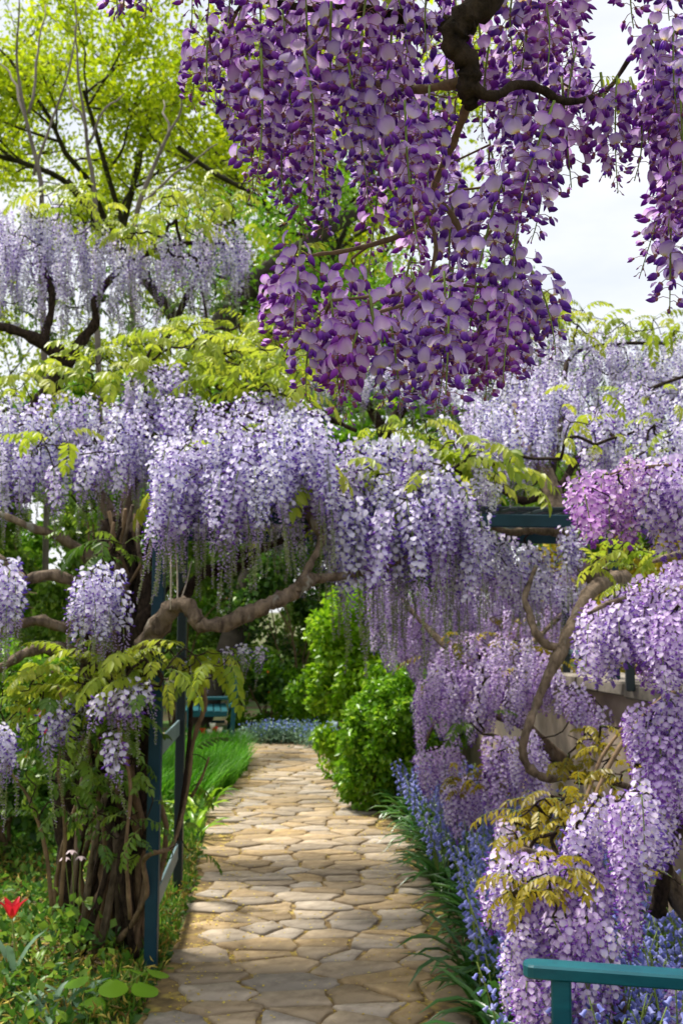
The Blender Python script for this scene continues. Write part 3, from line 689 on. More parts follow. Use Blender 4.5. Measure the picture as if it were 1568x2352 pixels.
for lab, pts in (('bare grey sapling forking low above the wisteria crest', [[(95, 560, 0), (82, 420, 0), (66, 260, 0), (48, 120, 0), (44, -20, 0)], [(78, 400, 0), (110, 300, 0), (150, 200, 0), (172, 90, 0), (170, -20, 0)], [(66, 260, 0), (90, 120, 0), (105, 10, 0)], [(66, 300, 0), (30, 180, 0), (-10, 130, 0)]]),
                 ('slender bare stem rising straight between the saplings', [[(218, 560, 0), (210, 420, 0), (200, 300, 0), (186, 170, 0), (170, 60, 0)], [(203, 330, 0), (240, 260, 0), (285, 215, 0)], [(200, 300, 0), (170, 230, 0), (150, 190, 0)]]),
                 ('pale arching bare branches leaning towards the dark trunk', [[(300, 560, 0), (330, 440, 0), (370, 340, 0), (410, 270, 0), (420, 200, 0)], [(320, 470, 0), (380, 420, 0), (440, 370, 0), (500, 330, 0)], [(370, 340, 0), (385, 280, 0), (376, 230, 0)]])):
    t = thing('bare_sapling', lab, 'tree', (*at(pts[0][0][0], 11.5), 0)); g = Geo(); base = P(pts[0][0][0], pts[0][0][1], 11.5)
    o0 = np.array((*at(pts[0][0][0], 11.5), 0))
    tube(g, catmull([o0 - o0, (base - o0) * .5 + (.08, 0, 0), base - o0], 4), [.035] * 9, 'bark_pale', 6, .05)
    for k, br in enumerate(pts):
        c = catmull([P(x, y, 11.5 + .15 * k * i) for i, (x, y, _) in enumerate(br)], 4) - o0
        tube(g, wob(c, .03), np.linspace(.032 if k == 0 else .018, .007, len(c)), 'bark_pale', 5, .06)
    obj('trunk', g, t)

# ================================================================== shrubs and hedge
def shrub(name, label, blobs, leafmat, n, lsize, stem='bark_twig', cat='shrub', droop=.4, group=None, bloom=None, lobes=26):
    """blobs: list of (centre, (rx, ry, rz)); leaves lie on lumpy shells of many small clumps"""
    c0 = np.array(blobs[0][0]); base = np.array((c0[0], c0[1], 0)); t = thing(name, label, cat, base, 0, group); g = Geo(); gs_ = Geo()
    vol = np.array([r[0] * r[2] for _, r in blobs]); cnt = (vol / vol.sum() * n).astype(int)
    for (c, r), m in zip(blobs, cnt):
        c = np.asarray(c, float) - base; r = np.asarray(r, float)
        dirs = unit(rng.normal(size=(lobes, 3))); lc = dirs * r * rng.uniform(.62, .95, (lobes, 1)); lr = rng.uniform(.20, .42, lobes) * r.min()
        k = rng.integers(0, lobes, m); d = unit(rng.normal(size=(m, 3)) + unit(lc)[k] * .6); p = c + lc[k] + d * lr[k, None] * rng.uniform(.55, 1.08, (m, 1))
        p = p[p[:, 2] > .03]; 
        leaf_mass(g, p, lsize, leafmat, out=unit(p - c) * .5, droop=droop, width=.62, a=np.clip(rng.normal(.5, .26, len(p)), 0, 1))
        for q in range(7):
            e = c + lc[q % lobes] * .85; tube(gs_, wob(catmull([np.array((rng.normal() * .05, rng.normal() * .05, 0)) + c * (1, 1, 0), (c + e) / 2 * (1, 1, .8), e], 4), .04), np.linspace(.016, .005, 9), stem, 5)
    obj('stems', gs_, t); f = stuff(obj('foliage', g, t))
    if bloom:
        gb = Geo(); V = g.v[0]; idx = rng.integers(0, len(V), bloom[1]); leaf_mass(gb, V[idx] + (0, -.03, 0), bloom[2], bloom[0], droop=0, width=.8); stuff(obj('blooms', gb, t))
    return t
def blob(x, y, Y, rx, ry, rz): return (P(x, y, Y), (rx, ry, rz))
shrub('ivy_hedge', 'bright lime-green leafy hedge bulging over the bend of the path', [blob(850, 1480, 10.6, .52, .55, .62), blob(800, 1610, 10.7, .36, .45, .72), blob(905, 1600, 10.3, .48, .5, .75)], 'leaf_hedge', 26000, .062, cat='hedge', droop=.7, lobes=60)
shrub('ivy_mound', 'glossy green leafy mound spilling onto the path edge beside the bluebells', [blob(885, 1700, 9.3, .34, .4, .42), blob(850, 1770, 9.25, .22, .3, .30), blob(950, 1690, 9.2, .36, .4, .5)], 'leaf_ivy', 16000, .055, cat='hedge', droop=.7, lobes=50)
BS = 'shrubs closing the view behind the bend'
shrub('evergreen_shrub', 'dark evergreen shrub with small orange blooms behind the bend', [((-.55, 15.6, 1.2), (1.2, .8, 1.35)), ((-.2, 16.0, 2.2), (.9, .7, .9))], 'leaf_dark', 15000, .085, bloom=('orange_bloom', 40, .05))
shrub('evergreen_shrub', 'rounded mid-green shrub right behind the far teal bench', [((-1.0, 15.3, .55), (.65, .45, .6)), ((-.35, 15.0, .5), (.55, .4, .55))], 'leaf_ivy', 8000, .075)
shrub('evergreen_shrub', 'loose olive-green shrub hanging above the far teal bench', [((-2.3, 16.0, 1.9), (1.2, .7, 1.1)), ((-1.5, 16.6, 2.6), (1.0, .7, .9))], 'leaf_mid', 12000, .09)
shrub('evergreen_shrub', 'dark shrub in deep shade behind the lime-green hedge', [((.9, 15.5, 1.3), (1.1, .8, 1.5)), ((1.3, 15.8, 2.6), (1.0, .7, .9))], 'leaf_dark', 12000, .09)
for k, (x, y, z, rx, rz_) in enumerate(((-4.2, 16.5, 1.6, 1.6, 1.8), (-6.8, 15.5, 1.8, 1.7, 2.0), (-9.2, 15.0, 1.9, 1.8, 2.1), (3.2, 17, 2.4, 1.5, 2.5), (5.8, 16.5, 2.5, 1.7, 2.6))):
    shrub('evergreen_shrub', 'broad green shrub in the row closing the garden behind the wisteria', [((x, y, z), (rx, .8, rz_))], ('leaf_mid', 'leaf_ivy', 'leaf_mid', 'leaf_mid', 'leaf_dark')[k], 9000, .10, group=BS)
for k in range(9):
    x = -15 + 3.6 * k; shrub('boundary_tree', 'dense green tree in the belt closing the garden behind the shrubs', [((x + random.uniform(-.5, .5), 21 + random.uniform(-1, 1), 2.2), (2.3, 1.2, 2.5))], ('leaf_mid', 'leaf_ivy')[k % 2], 9000, .17, cat='tree', group='tree belt behind the shrubs', lobes=40)
for k, (x, y, z, rx, rz_, m) in enumerate(((-3.0, 9.0, .75, .8, .75, 'leaf_ivy'), (-4.3, 10.2, .95, .9, .9, 'leaf_mid'), (-2.6, 11.5, .6, .7, .6, 'leaf_ivy'), (-2.2, 7.4, .45, .45, .5, 'leaf_bed'))):
    shrub('garden_shrub', ('bright green leafy shrub glimpsed behind the left wisteria trunks', 'taller dull-green shrub behind the left wisteria', 'low bright shrub between bench and wisteria trunks', 'small leafy green bush left of the wisteria trunks')[k], [((x, y, z), (rx, .6, rz_))], m, 5200, .075)
shrub('tall_shrub', 'tall light-green shrub filling the space behind the left wisteria crown', [((-3.3, 10.8, 2.1), (1.3, .7, 1.3)), ((-4.9, 11.0, 2.4), (1.2, .7, 1.3))], 'leaf_mid', 14000, .09)
shrub('tall_shrub', 'tall leafy shrub rising directly beyond the arch over the hedge', [((.35, 12.6, 3.3), (1.5, .7, .95)), ((-2.9, 13.5, 3.5), (1.1, .7, .9))], 'leaf_ivy', 12000, .085)
# shrubs on the terrace behind the wall
for k, (x, y, z, r) in enumerate(((2.9, 8.4, 1.7, .8), (2.3, 10.6, 1.6, .8), (3.2, 6.8, 1.5, .6))):
    shrub('terrace_shrub', 'yellow-olive leafy shrub on the terrace above the wall', [((x, y, z), (r, .6, r))], 'leaf_bronze', 4500, .07, group='shrubs on the terrace')

# ================================================================== WISTERIA
# --- the bough hanging close by
v1 = Vine('deep purple wisteria bough hanging close from a thick dark branch overhead', twig='bark_twig', r0=.0011)
v1.limb([(1180, -150, 1.64, .026), (1130, -20, 1.60, .022), (1062, 50, 1.58, .0195), (1042, 100, 1.58, .018), (1076, 150, 1.59, .0165), (1072, 205, 1.60, .014), (1084, 248, 1.62, .009)], 'bark_dark', .13, 12, 8)
v1.limb([(1080, 200, 1.60, .010), (1130, 222, 1.60, .008), (1185, 195, 1.62, .007), (1240, 205, 1.64, .007), (1290, 232, 1.66, .006), (1345, 228, 1.70, .005), (1400, 200, 1.8, .004), (1470, 110, 1.82, .004), (1600, 60, 1.85, .005)], 'bark_dark', .1, 7)
v1.limb([(1050, 60, 1.72, .014), (940, 40, 1.78, .011), (800, 20, 1.80, .009), (680, 15, 1.78, .007), (580, -5, 1.75, .005), (540, 30, 1.73, .0025)], 'bark_dark', .12, 7)
v1.limb([(1060, 190, 1.72, .009), (960, 205, 1.80, .007), (890, 200, 1.84, .009), (835, 185, 1.86, .005), (760, 150, 1.86, .004)], 'bark_twig', .16, 7)
v1.limb([(1075, 235, 1.72, .008), (1040, 330, 1.80, .006), (995, 440, 1.84, .006), (1035, 490, 1.83, .0055), (1062, 545, 1.82, .005), (1080, 600, 1.80, .004), (1090, 650, 1.79, .003)], 'bark_twig', .12, 7)
v1.limb([(1000, 455, 1.84, .006), (985, 495, 1.82, .005), (930, 535, 1.80, .0045), (860, 560, 1.78, .004), (800, 575, 1.76, .0035), (740, 583, 1.75, .003), (690, 590, 1.74, .002)], 'bark_twig', .12, 6)
v1.limb([(985, 500, 1.82, .004), (1000, 580, 1.80, .0035), (960, 680, 1.78, .003), (860, 720, 1.74, .003), (800, 740, 1.72, .002)], 'bark_twig', .12, 6)
v1.limb([(1080, 590, 1.80, .004), (1140, 520, 1.80, .003), (1190, 540, 1.82, .002)], 'bark_twig', .12, 6)
v1.limb([(1180, -150, 1.75, .02), (1400, -180, 1.8, .016), (1700, -150, 1.9, .012)], 'bark_dark', .12, 7); v1.limb([(1130, -150, 1.75, .02), (700, -190, 1.85, .014), (300, -180, 1.9, .010), (100, -170, 1.95, .006)], 'bark_dark', .12, 7)
det = []                                                      # the racemes whose blossoms are separate objects
def near(x, y, Y, lpx, detail=False, tv=None):
    p = P(x, y, Y); o, i = v1.put('near', p, lpx * Y / F, .09, tiltv=tv, full=detail)
    if detail: det.append((o, i))
hand = [  # x, y, Y, length in px, blossom objects
    (600, 130, 1.62, 330, 1), (700, 120, 1.60, 370, 1), (800, 150, 1.60, 330, 0), (930, 250, 1.62, 400, 1), (985, 215, 1.64, 360, 1), (1120, 120, 1.78, 210, 0), (1265, 250, 1.62, 350, 1),
    (1415, 190, 1.66, 270, 1), (1150, 420, 1.66, 380, 0), (950, 640, 1.64, 270, 0), (760, 690, 1.64, 220, 0), (850, 680, 1.62, 260, 0), (690, 560, 1.60, 220, 0), (1185, 560, 1.68, 300, 0), (1020, 640, 1.66, 300, 0),
    (555, 60, 1.68, 260, 0), (520, 130, 1.72, 200, 0), (650, 40, 1.66, 320, 0), (560, 230, 1.74, 230, 0), (640, 270, 1.75, 210, 0), (1250, 0, 1.66, 220, 0), (1310, -40, 1.7, 200, 0), (1320, 120, 1.74, 200, 0), (1290, 190, 1.75, 260, 0), (1240, 330, 1.72, 230, 0),
    (1380, 180, 1.70, 240, 0), (1450, 190, 1.72, 230, 0), (1490, 60, 1.72, 300, 0), (1545, 60, 1.68, 330, 0), (1560, 200, 1.66, 330, 0), (1515, 240, 1.74, 330, 0), (1575, 400, 1.75, 300, 0), (1540, 480, 1.80, 240, 0), (1585, 120, 1.8, 330, 0),
    (310, -165, 1.70, 235, 0), (280, -165, 1.76, 220, 0), (345, -165, 1.8, 215, 0), (450, -165, 1.70, 245, 0), (480, -165, 1.74, 220, 0), (1455, -165, 1.72, 240, 0), (1500, -165, 1.76, 225, 0),
    (825, 750, 1.58, 225, 0), (722, 730, 1.60, 200, 0), (1030, 720, 1.58, 255, 0), (900, 760, 1.62, 190, 0), (770, 770, 1.66, 170, 0), (985, 760, 1.66, 185, 0), (1120, 660, 1.68, 240, 0), (1175, 680, 1.60, 215, 0), (1120, 730, 1.64, 190, 0), (1235, 690, 1.74, 170, 0), (660, 620, 1.64, 190, 0), (640, 640, 1.70, 160, 0), (960, 715, 1.74, 200, 0), (1180, 640, 1.70, 230, 0), (1220, 620, 1.74, 220, 0), (480, 60, 1.7, 200, 0), (470, 100, 1.74, 160, 0), (900, 60, 1.62, 260, 0), (980, -30, 1.66, 200, 0), (1190, -80, 1.70, 250, 0), (1210, 60, 1.72, 250, 0), (1190, 210, 1.74, 190, 0), (760, 20, 1.62, 260, 0), (840, -10, 1.62, 240, 0), (600, -40, 1.66, 230, 0), (700, -60, 1.66, 230, 0), (540, -60, 1.72, 140, 0)]
for h in hand: near(*h[:4], detail=bool(h[4]))
for poly, n, Y, lp in (
    ([(540, -60), (1300, -60), (1320, 60), (1240, 160), (560, 60)], 16, (1.76, 2.05), (220, 320)),
    ([(560, 60), (980, 60), (960, 240), (800, 260), (600, 200)], 10, (1.80, 2.1), (240, 330)),
    ([(660, 250), (1020, 260), (1150, 340), (1190, 430), (960, 440), (740, 360)], 11, (1.80, 2.1), (220, 320)),
    ([(680, 590), (860, 570), (980, 520), (1060, 600), (1170, 600), (1160, 650), (960, 690), (740, 640)], 6, (1.80, 2.05), (200, 270)),
    ([(1500, 100), (1600, 60), (1600, 420), (1540, 400)], 7, (1.8, 2.0), (240, 320))):
    v1.racemes('near', poly, n, Y, lp, 0, .10)
nfl = 0
for o, i in det:                                             # rebuild as stalk + separate blossoms
    if nfl > 270: break
    o.data = NEAR_STALK[i]
    for kind, k, M, pos, root in NEAR[i][1]:
        M3 = Matrix(np.asarray(M).tolist()); f = obj('flower', FLM[kind][k], o); f.matrix_local = Matrix.Translation(pos.tolist()) @ M3.to_4x4(); nfl += 1
v1.leaves('leaf_young', [(400, -700), (1500, -700), (1500, -520), (400, -520)], 70, (1.35, 1.75), 1.0, 0)  # unseen leaves above the bough, added to shade its front racemes
v1.leaves('leaf_young', [(640, 640), (820, 720), (800, 760), (640, 700)], 3, (1.9, 2.0), .5, 0)
v1.leaves('leaf_young', [(1350, 180), (1362, 180), (1362, 215), (1350, 215)], 2, (1.8, 1.82), .3, 0)
v1.twigs()

# --- left vine climbing the pergola posts and arching over the path
v2 = Vine('great pale lavender wisteria climbing the left pergola posts and arching over the path', r0=.0020)
v2.limb([(330, 1490, 5.05, .050), (365, 1440, 5.0, .045), (395, 1398, 4.95, .038), (425, 1388, 4.92, .034), (447, 1412, 4.9, .036), (462, 1434, 4.9, .032), (520, 1432, 4.9, .032), (580, 1404, 4.92, .034), (632, 1382, 4.95, .031), (672, 1362, 5.0, .034), (700, 1338, 5.0, .031), (722, 1330, 5.05, .024), (760, 1326, 5.1, .018), (860, 1310, 5.2, .014), (960, 1270, 5.3, .010)], 'bark', .15, 12, 6)
v2.limb([(690, 1345, 5.0, .024), (710, 1300, 5.05, .018), (728, 1265, 5.1, .016), (738, 1230, 5.15, .022), (705, 1180, 5.2, .024), (660, 1130, 5.3, .022), (600, 1080, 5.4, .02)], 'bark', .12, 8)
v2.limb([(340, 1480, 5.3, .03), (420, 1370, 5.5, .026), (480, 1310, 5.6, .024), (560, 1300, 5.7, .022), (600, 1260, 5.75, .018), (640, 1245, 5.8, .016), (690, 1225, 5.8, .014), (800, 1150, 5.9, .012)], 'bark_dark', .14, 8)
v2.limb([(480, 1320, 5.6, .016), (520, 1305, 5.65, .015), (560, 1268, 5.7, .013), (610, 1262, 5.7, .012), (650, 1240, 5.7, .012), (700, 1240, 5.75, .010)], 'bark_dark', .14, 6)
v2.limb([(400, 1180, 5.3, .03), (440, 1120, 5.3, .026), (520, 1060, 5.35, .022), (640, 1010, 5.4, .018), (800, 1030, 5.5, .015), (950, 1080, 5.6, .012), (1080, 1190, 5.7, .008)], 'bark_dark', .1, 7)
v2.limb([(360, 1160, 5.6, .03), (420, 980, 5.9, .026), (560, 930, 6.0, .02), (720, 950, 6.0, .016), (820, 990, 6.0, .012)], 'bark_dark', .1, 7)
v2.limb([(230, 1300, 5.5, .04), (150, 1240, 5.4, .022), (70, 1210, 5.3, .018), (0, 1180, 5.3, .014), (-90, 1150, 5.3, .010)], 'bark', .1, 7)
v2.limb([(290, 1360, 5.2, .035), (200, 1345, 5.1, .028), (120, 1320, 5.05, .026), (60, 1330, 5.05, .024), (20, 1300, 5.1, .018), (-50, 1240, 5.1, .012)], 'bark', .1, 8)
v2.limb([(250, 1560, 5.2, .04), (180, 1500, 5.1, .028), (110, 1490, 5.0, .026), (60, 1500, 4.95, .022), (10, 1530, 4.9, .018), (-60, 1560, 4.9, .014)], 'bark', .12, 8)
v2.limb([(210, 1420, 5.25, .03), (150, 1440, 5.1, .024), (90, 1425, 5.05, .024), (30, 1435, 5.0, .016), (-40, 1420, 5.0, .012)], 'bark', .12, 8)
v2.limb([(280, 1250, 5.5, .045), (240, 1150, 5.6, .03), (205, 1090, 5.7, .022), (160, 1030, 5.8, .016), (60, 980, 5.8, .012), (-40, 960, 5.8, .010)], 'bark', .1, 8)
v2.limb([(300, 1260, 5.6, .045), (290, 1150, 5.7, .03), (330, 1060, 5.8, .022), (300, 960, 6.0, .016), (200, 900, 6.2, .012)], 'bark', .1, 8)
# trunks: thick ones first, then a tangle of thinner stems
v2.limb([(150, 2080, 5.9, .07), (158, 1980, 5.9, .052), (150, 1860, 5.9, .060), (168, 1740, 5.8, .055), (200, 1600, 5.7, .055), (240, 1450, 5.6, .055), (270, 1320, 5.6, .06), (285, 1220, 5.6, .05)], 'bark_dark', .12, 10, name='trunk')
v2.limb([(240, 2140, 5.65, .09), (238, 2040, 5.65, .065), (250, 1900, 5.6, .050), (262, 1760, 5.55, .048), (290, 1620, 5.45, .05), (312, 1500, 5.3, .07), (300, 1380, 5.4, .07), (275, 1260, 5.5, .075), (255, 1190, 5.5, .05)], 'bark_dark', .12, 12, name='trunk')
v2.limb([(310, 2150, 5.55, .075), (318, 2040, 5.5, .055), (318, 1880, 5.45, .050), (330, 1720, 5.4, .048), (325, 1560, 5.3, .055), (335, 1440, 5.2, .05), (350, 1300, 5.3, .04), (380, 1180, 5.3, .03)], 'bark_dark', .12, 10, name='trunk')
for k in range(40):
    x0 = random.uniform(125, 345); x1 = random.uniform(190, 390); Yb = random.uniform(5.25, 5.9); yb = 1400 + CAMH * F / Yb; yt = random.uniform(1150, 1500)
    xm = (x0 * .4 + x1 * .6) * .5 + 270 * .5
    pts = [(x0, yb + 6, Yb, .016)]
    for f_ in (.25, .5, .75): pts.append((x0 + (xm - x0) * min(1, f_ * 1.5) + (x1 - xm) * max(0, f_ - .5) + random.gauss(0, 22), yb + (yt - yb) * f_, Yb + (5.3 - Yb) * f_ + random.uniform(-.12, .12), random.uniform(.009, .020)))
    pts.append((x1, yt, 5.3 + random.uniform(-.1, .3), .008))
    v2.limb(pts, random.choice(('bark', 'bark_dark', 'bark_twig', 'bark_twig')), .08, 6, 4, name='stem', wig=.035)
v2.limb([(275, 2160, 5.3, .016), (310, 2110, 5.2, .013), (338, 2050, 5.1, .012), (330, 1980, 5.05, .011), (352, 1960, 4.93, .011), (372, 1955, 4.95, .010), (400, 1935, 5.2, .010), (430, 1820, 5.4, .009), (445, 1700, 5.4, .010), (470, 1620, 5.35, .014), (460, 1560, 5.3, .016)], 'bark_twig', .08, 6, name='stem')
v2.limb([(405, 1930, 5.5, .014), (425, 1800, 5.5, .012), (435, 1700, 5.5, .012), (440, 1600, 5.45, .010)], 'bark_dark', .08, 6, name='stem'); v2.limb([(440, 1830, 5.4, .008), (462, 1790, 5.35, .007), (480, 1740, 5.3, .005)], 'bark_twig', .1, 5, name='stem')
for a, b in (((388, 1180), (392, 1400)), ((400, 1210), (408, 1395)), ((440, 1290), (408, 1398))):       # twine tied round the limb
    g = Geo(); tube(g, catmull([P(*a, 5.15), P((a[0] + b[0]) / 2 + 3, (a[1] + b[1]) / 2, 5.0), P(*b, 4.9)], 5), .0035, 'twine', 5); obj('twine', g, v2.root)
v2.racemes('long', [(360, 1020), (450, 990), (620, 940), (760, 960), (750, 1090), (700, 1070), (540, 1100), (355, 1120)], 88, (4.75, 5.4), (200, 360), .3)
v2.racemes('long', [(750, 1090), (800, 1000), (960, 1010), (1030, 1080), (1120, 1180), (1090, 1230), (900, 1190), (750, 1190)], 96, (5.0, 5.7), (230, 390), .3)
v2.racemes('long', [(300, 850), (400, 830), (480, 930), (600, 890), (780, 950), (640, 970), (370, 1010), (280, 990)], 64, (5.4, 6.1), (150, 270), .5)
v2.racemes('long', [(-20, 910), (200, 900), (330, 960), (340, 1060), (180, 1040), (100, 1090), (-20, 1120)], 60, (5.1, 6.0), (130, 240), .5)
v2.racemes('long', [(190, 1300), (262, 1280), (285, 1360), (230, 1400), (160, 1370)], 14, (4.65, 4.85), (130, 230), 0)
v2.racemes('long', [(-30, 1270), (30, 1280), (60, 1340), (-20, 1350)], 8, (4.7, 4.9), (150, 230), 0)
v2.racemes('sparse', [(110, 1630), (150, 1610), (245, 1590), (300, 1570), (330, 1560), (300, 1610), (200, 1620)], 7, (4.7, 4.95), (120, 220), 0)
v2.racemes('sparse', [(-5, 1690), (25, 1690), (25, 1740), (-5, 1740)], 3, (4.6, 4.7), (150, 230), 0)
v2.racemes('sparse', [(420, 1520), (600, 1470), (600, 1490), (440, 1540)], 7, (5.4, 6.0), (70, 100), 0)
v2.leaves('leaf_young', [(0, 860), (150, 830), (300, 790), (420, 760), (620, 790), (720, 850), (700, 920), (520, 880), (420, 850), (200, 900), (0, 915)], 120, (5.6, 6.6), 1.0, .6)
v2.leaves('leaf_young', [(70, 1000), (150, 980), (160, 1040), (60, 1060)], 6, (5.0, 5.1), .8)
v2.leaves('leaf_young', [(60, 1570), (160, 1530), (280, 1500), (420, 1470), (520, 1480), (560, 1540), (420, 1570), (280, 1590), (100, 1620)], 52, (4.65, 5.1), .85, 0)
v2.leaves('leaf_mid', [(60, 1600), (330, 1600), (330, 1900), (180, 1900), (60, 1750)], 44, (4.75, 5.3), .75, 0)
v2.leaves('leaf_mid', [(400, 1500), (560, 1480), (540, 1540), (400, 1600)], 18, (5.3, 6.0), .7, 0)
v2.leaves('leaf_mid', [(170, 1225), (300, 1230), (310, 1280), (180, 1290)], 10, (5.0, 5.2), .8, 0)
v2.leaves('leaf_mid', [(300, 1900), (440, 1700), (450, 1960), (320, 2000)], 8, (5.0, 5.4), .6, 0)
v2.leaves('leaf_mid', [(0, 1050), (330, 1080), (300, 1180), (0, 1200)], 24, (5.8, 6.3), .9, 0)
v2.twigs()

v10 = Vine('young wisteria shoots with drooping light-green leaves in front of the left trunks', r0=.0022)
v10.limb([(120, 2080, 5.0, .010), (105, 1950, 4.95, .009), (70, 1840, 4.9, .008), (30, 1780, 4.9, .007), (-10, 1700, 4.9, .006)], 'bark_twig', .1, 6, name='stem')
v10.limb([(140, 2080, 5.0, .010), (150, 1900, 4.9, .009), (135, 1760, 4.85, .008), (150, 1640, 4.85, .007), (120, 1540, 4.85, .006)], 'bark_twig', .1, 6, name='stem')
v10.limb([(300, 2110, 4.95, .010), (290, 1950, 4.85, .009), (300, 1800, 4.8, .008), (270, 1650, 4.75, .007), (290, 1560, 4.75, .006)], 'bark_twig', .1, 6, name='stem')
v10.leaves('leaf_mid', [(0, 1620), (330, 1590), (330, 1800), (220, 1840), (80, 1900), (0, 1800)], 46, (4.7, 5.0), .8, 0)
v10.leaves('leaf_young', [(0, 1540), (120, 1520), (330, 1480), (320, 1560), (100, 1640), (0, 1640)], 30, (4.65, 4.95), .8, 0)
v10.leaves('leaf_mid', [(220, 1880), (330, 1850), (320, 2000), (230, 1980)], 10, (4.75, 4.9), .6, 0)
v10.racemes('sparse', [(100, 1620), (140, 1610), (150, 1640), (105, 1650)], 4, (4.6, 4.75), (170, 260), 0)
v10.racemes('sparse', [(210, 1600), (300, 1560), (320, 1580), (240, 1620)], 5, (4.6, 4.75), (130, 200), 0)
v10.racemes('sparse', [(255, 1690), (290, 1690), (290, 1720), (255, 1720)], 2, (4.6, 4.7), (130, 190), 0)
v10.racemes('sparse', [(-8, 1660), (22, 1660), (22, 1700), (-8, 1700)], 3, (4.6, 4.7), (170, 240), 0)
v10.twigs()
# --- second vine on the pergola's right half
v3 = Vine('dense lavender wisteria heaped over the right half of the pergola', r0=.0020)
v3.limb([(1800, 1700, 6.3, .07), (1640, 1500, 6.2, .06), (1500, 1380, 6.0, .05), (1400, 1330, 5.9, .055), (1350, 1320, 5.85, .045), (1300, 1230, 6.0, .05), (1275, 1170, 6.1, .055), (1260, 1110, 6.2, .05), (1230, 1060, 6.3, .035), (1200, 1010, 6.5, .022), (1180, 930, 6.8, .014)], 'bark', .13, 10)
v3.limb([(1290, 1225, 6.0, .022), (1230, 1218, 5.9, .022), (1170, 1222, 5.85, .018), (1100, 1200, 5.8, .012)], 'bark', .12, 8)
v3.limb([(1255, 1130, 6.2, .03), (1200, 1150, 6.1, .022), (1150, 1120, 6.2, .016), (1090, 1060, 6.3, .012), (1040, 980, 6.5, .009)], 'bark_dark', .12, 7)
v3.limb([(1280, 1130, 6.2, .025), (1330, 1050, 6.3, .02), (1400, 960, 6.5, .016), (1480, 900, 6.7, .012), (1580, 860, 6.9, .010)], 'bark_dark', .12, 7)
v3.limb([(1260, 1100, 6.3, .025), (1290, 950, 6.9, .02), (1310, 820, 7.3, .014), (1420, 790, 7.5, .012), (1560, 790, 7.5, .01)], 'bark_dark', .12, 7)
v3.limb([(1420, 1330, 5.6, .042), (1375, 1345, 5.3, .036), (1345, 1375, 5.2, .034), (1318, 1430, 5.1, .033), (1290, 1490, 5.05, .032), (1255, 1560, 5.0, .022), (1230, 1620, 4.95, .019), (1208, 1680, 4.9, .018), (1200, 1725, 4.9, .018), (1215, 1765, 4.9, .018), (1260, 1788, 4.95, .018), (1320, 1782, 5.1, .016), (1400, 1795, 5.3, .014), (1500, 1830, 5.6, .014)], 'bark', .10, 9)
v3.limb([(1290, 1492, 5.05, .024), (1250, 1478, 5.05, .02), (1228, 1450, 5.05, .018), (1215, 1410, 5.1, .017), (1205, 1370, 5.15, .014), (1230, 1300, 5.3, .010)], 'bark', .12, 8)
v3.racemes('long', [(1010, 950), (1130, 900), (1230, 720), (1330, 750), (1568, 770), (1580, 900), (1400, 930), (1320, 900), (1180, 1000), (1060, 1000)], 88, (6.4, 7.8), (110, 200), .7)
v3.racemes('long', [(1100, 930), (1300, 860), (1330, 960), (1200, 1060), (1090, 1040)], 34, (6.0, 6.6), (110, 190), .3)
v3.racemes('long', [(1340, 950), (1450, 880), (1580, 880), (1580, 1080), (1440, 1040), (1350, 1060)], 46, (5.0, 5.8), (120, 200), .5)
v3.racemes('long', [(1090, 1210), (1180, 1230), (1260, 1270), (1230, 1330), (1110, 1300)], 24, (5.7, 6.2), (110, 190), .3)
v3.racemes('long', [(1290, 1210), (1330, 1200), (1330, 1260), (1290, 1260)], 5, (5.3, 5.5), (130, 190), 0)
v3.racemes('long', [(1150, 1310), (1280, 1300), (1340, 1360), (1200, 1380)], 14, (6.3, 6.8), (90, 150), 0)
v3.leaves('leaf_young', [(1240, 670), (1300, 690), (1400, 740), (1568, 720), (1580, 770), (1300, 770), (1230, 730)], 44, (6.8, 7.6), .85, 0)
v3.leaves('leaf_young', [(1270, 930), (1330, 880), (1568, 900), (1560, 1060), (1330, 1120), (1270, 1100)], 26, (5.0, 5.6), .65, 0)
v3.leaves('leaf_young', [(850, 950), (1000, 950), (1080, 1040), (1060, 1100), (960, 1010), (850, 985)], 24, (5.3, 5.9), .75, 0)
v3.leaves('leaf_young', [(1340, 1290), (1390, 1250), (1520, 1240), (1560, 1270), (1460, 1310), (1360, 1320)], 22, (4.6, 4.9), .65, 0)
v3.leaves('leaf_young', [(1560, 1130), (1400, 1120), (1380, 1200), (1540, 1190)], 8, (4.9, 5.1), .6, 0)
# thick roof of leaves and racemes lying on the pergola slats
for i in range(150):
    t, u = random.uniform(0, .62), random.uniform(-.05, 1.15); a = FA_t + (np.array((RA[0], RA[1], topz)) - FA_t) * t; b = FB_t + (np.array((RB[0], RB[1], topz)) - FB_t) * t
    p = a + (b - a) * u + np.array((random.gauss(0, .1), 0, random.uniform(.10, .36)))
    obj('leaf', random.choice(LEAF['leaf_young']), v3.root, p, (random.gauss(0, .25), random.gauss(0, .3), random.uniform(0, 6.28)), (random.uniform(1.0, 1.4),) * 3); v3.att.append(p)
    if i % 3 == 0: v3.put('long', p - (0, 0, .05), random.uniform(.25, .4))
v3.twigs()

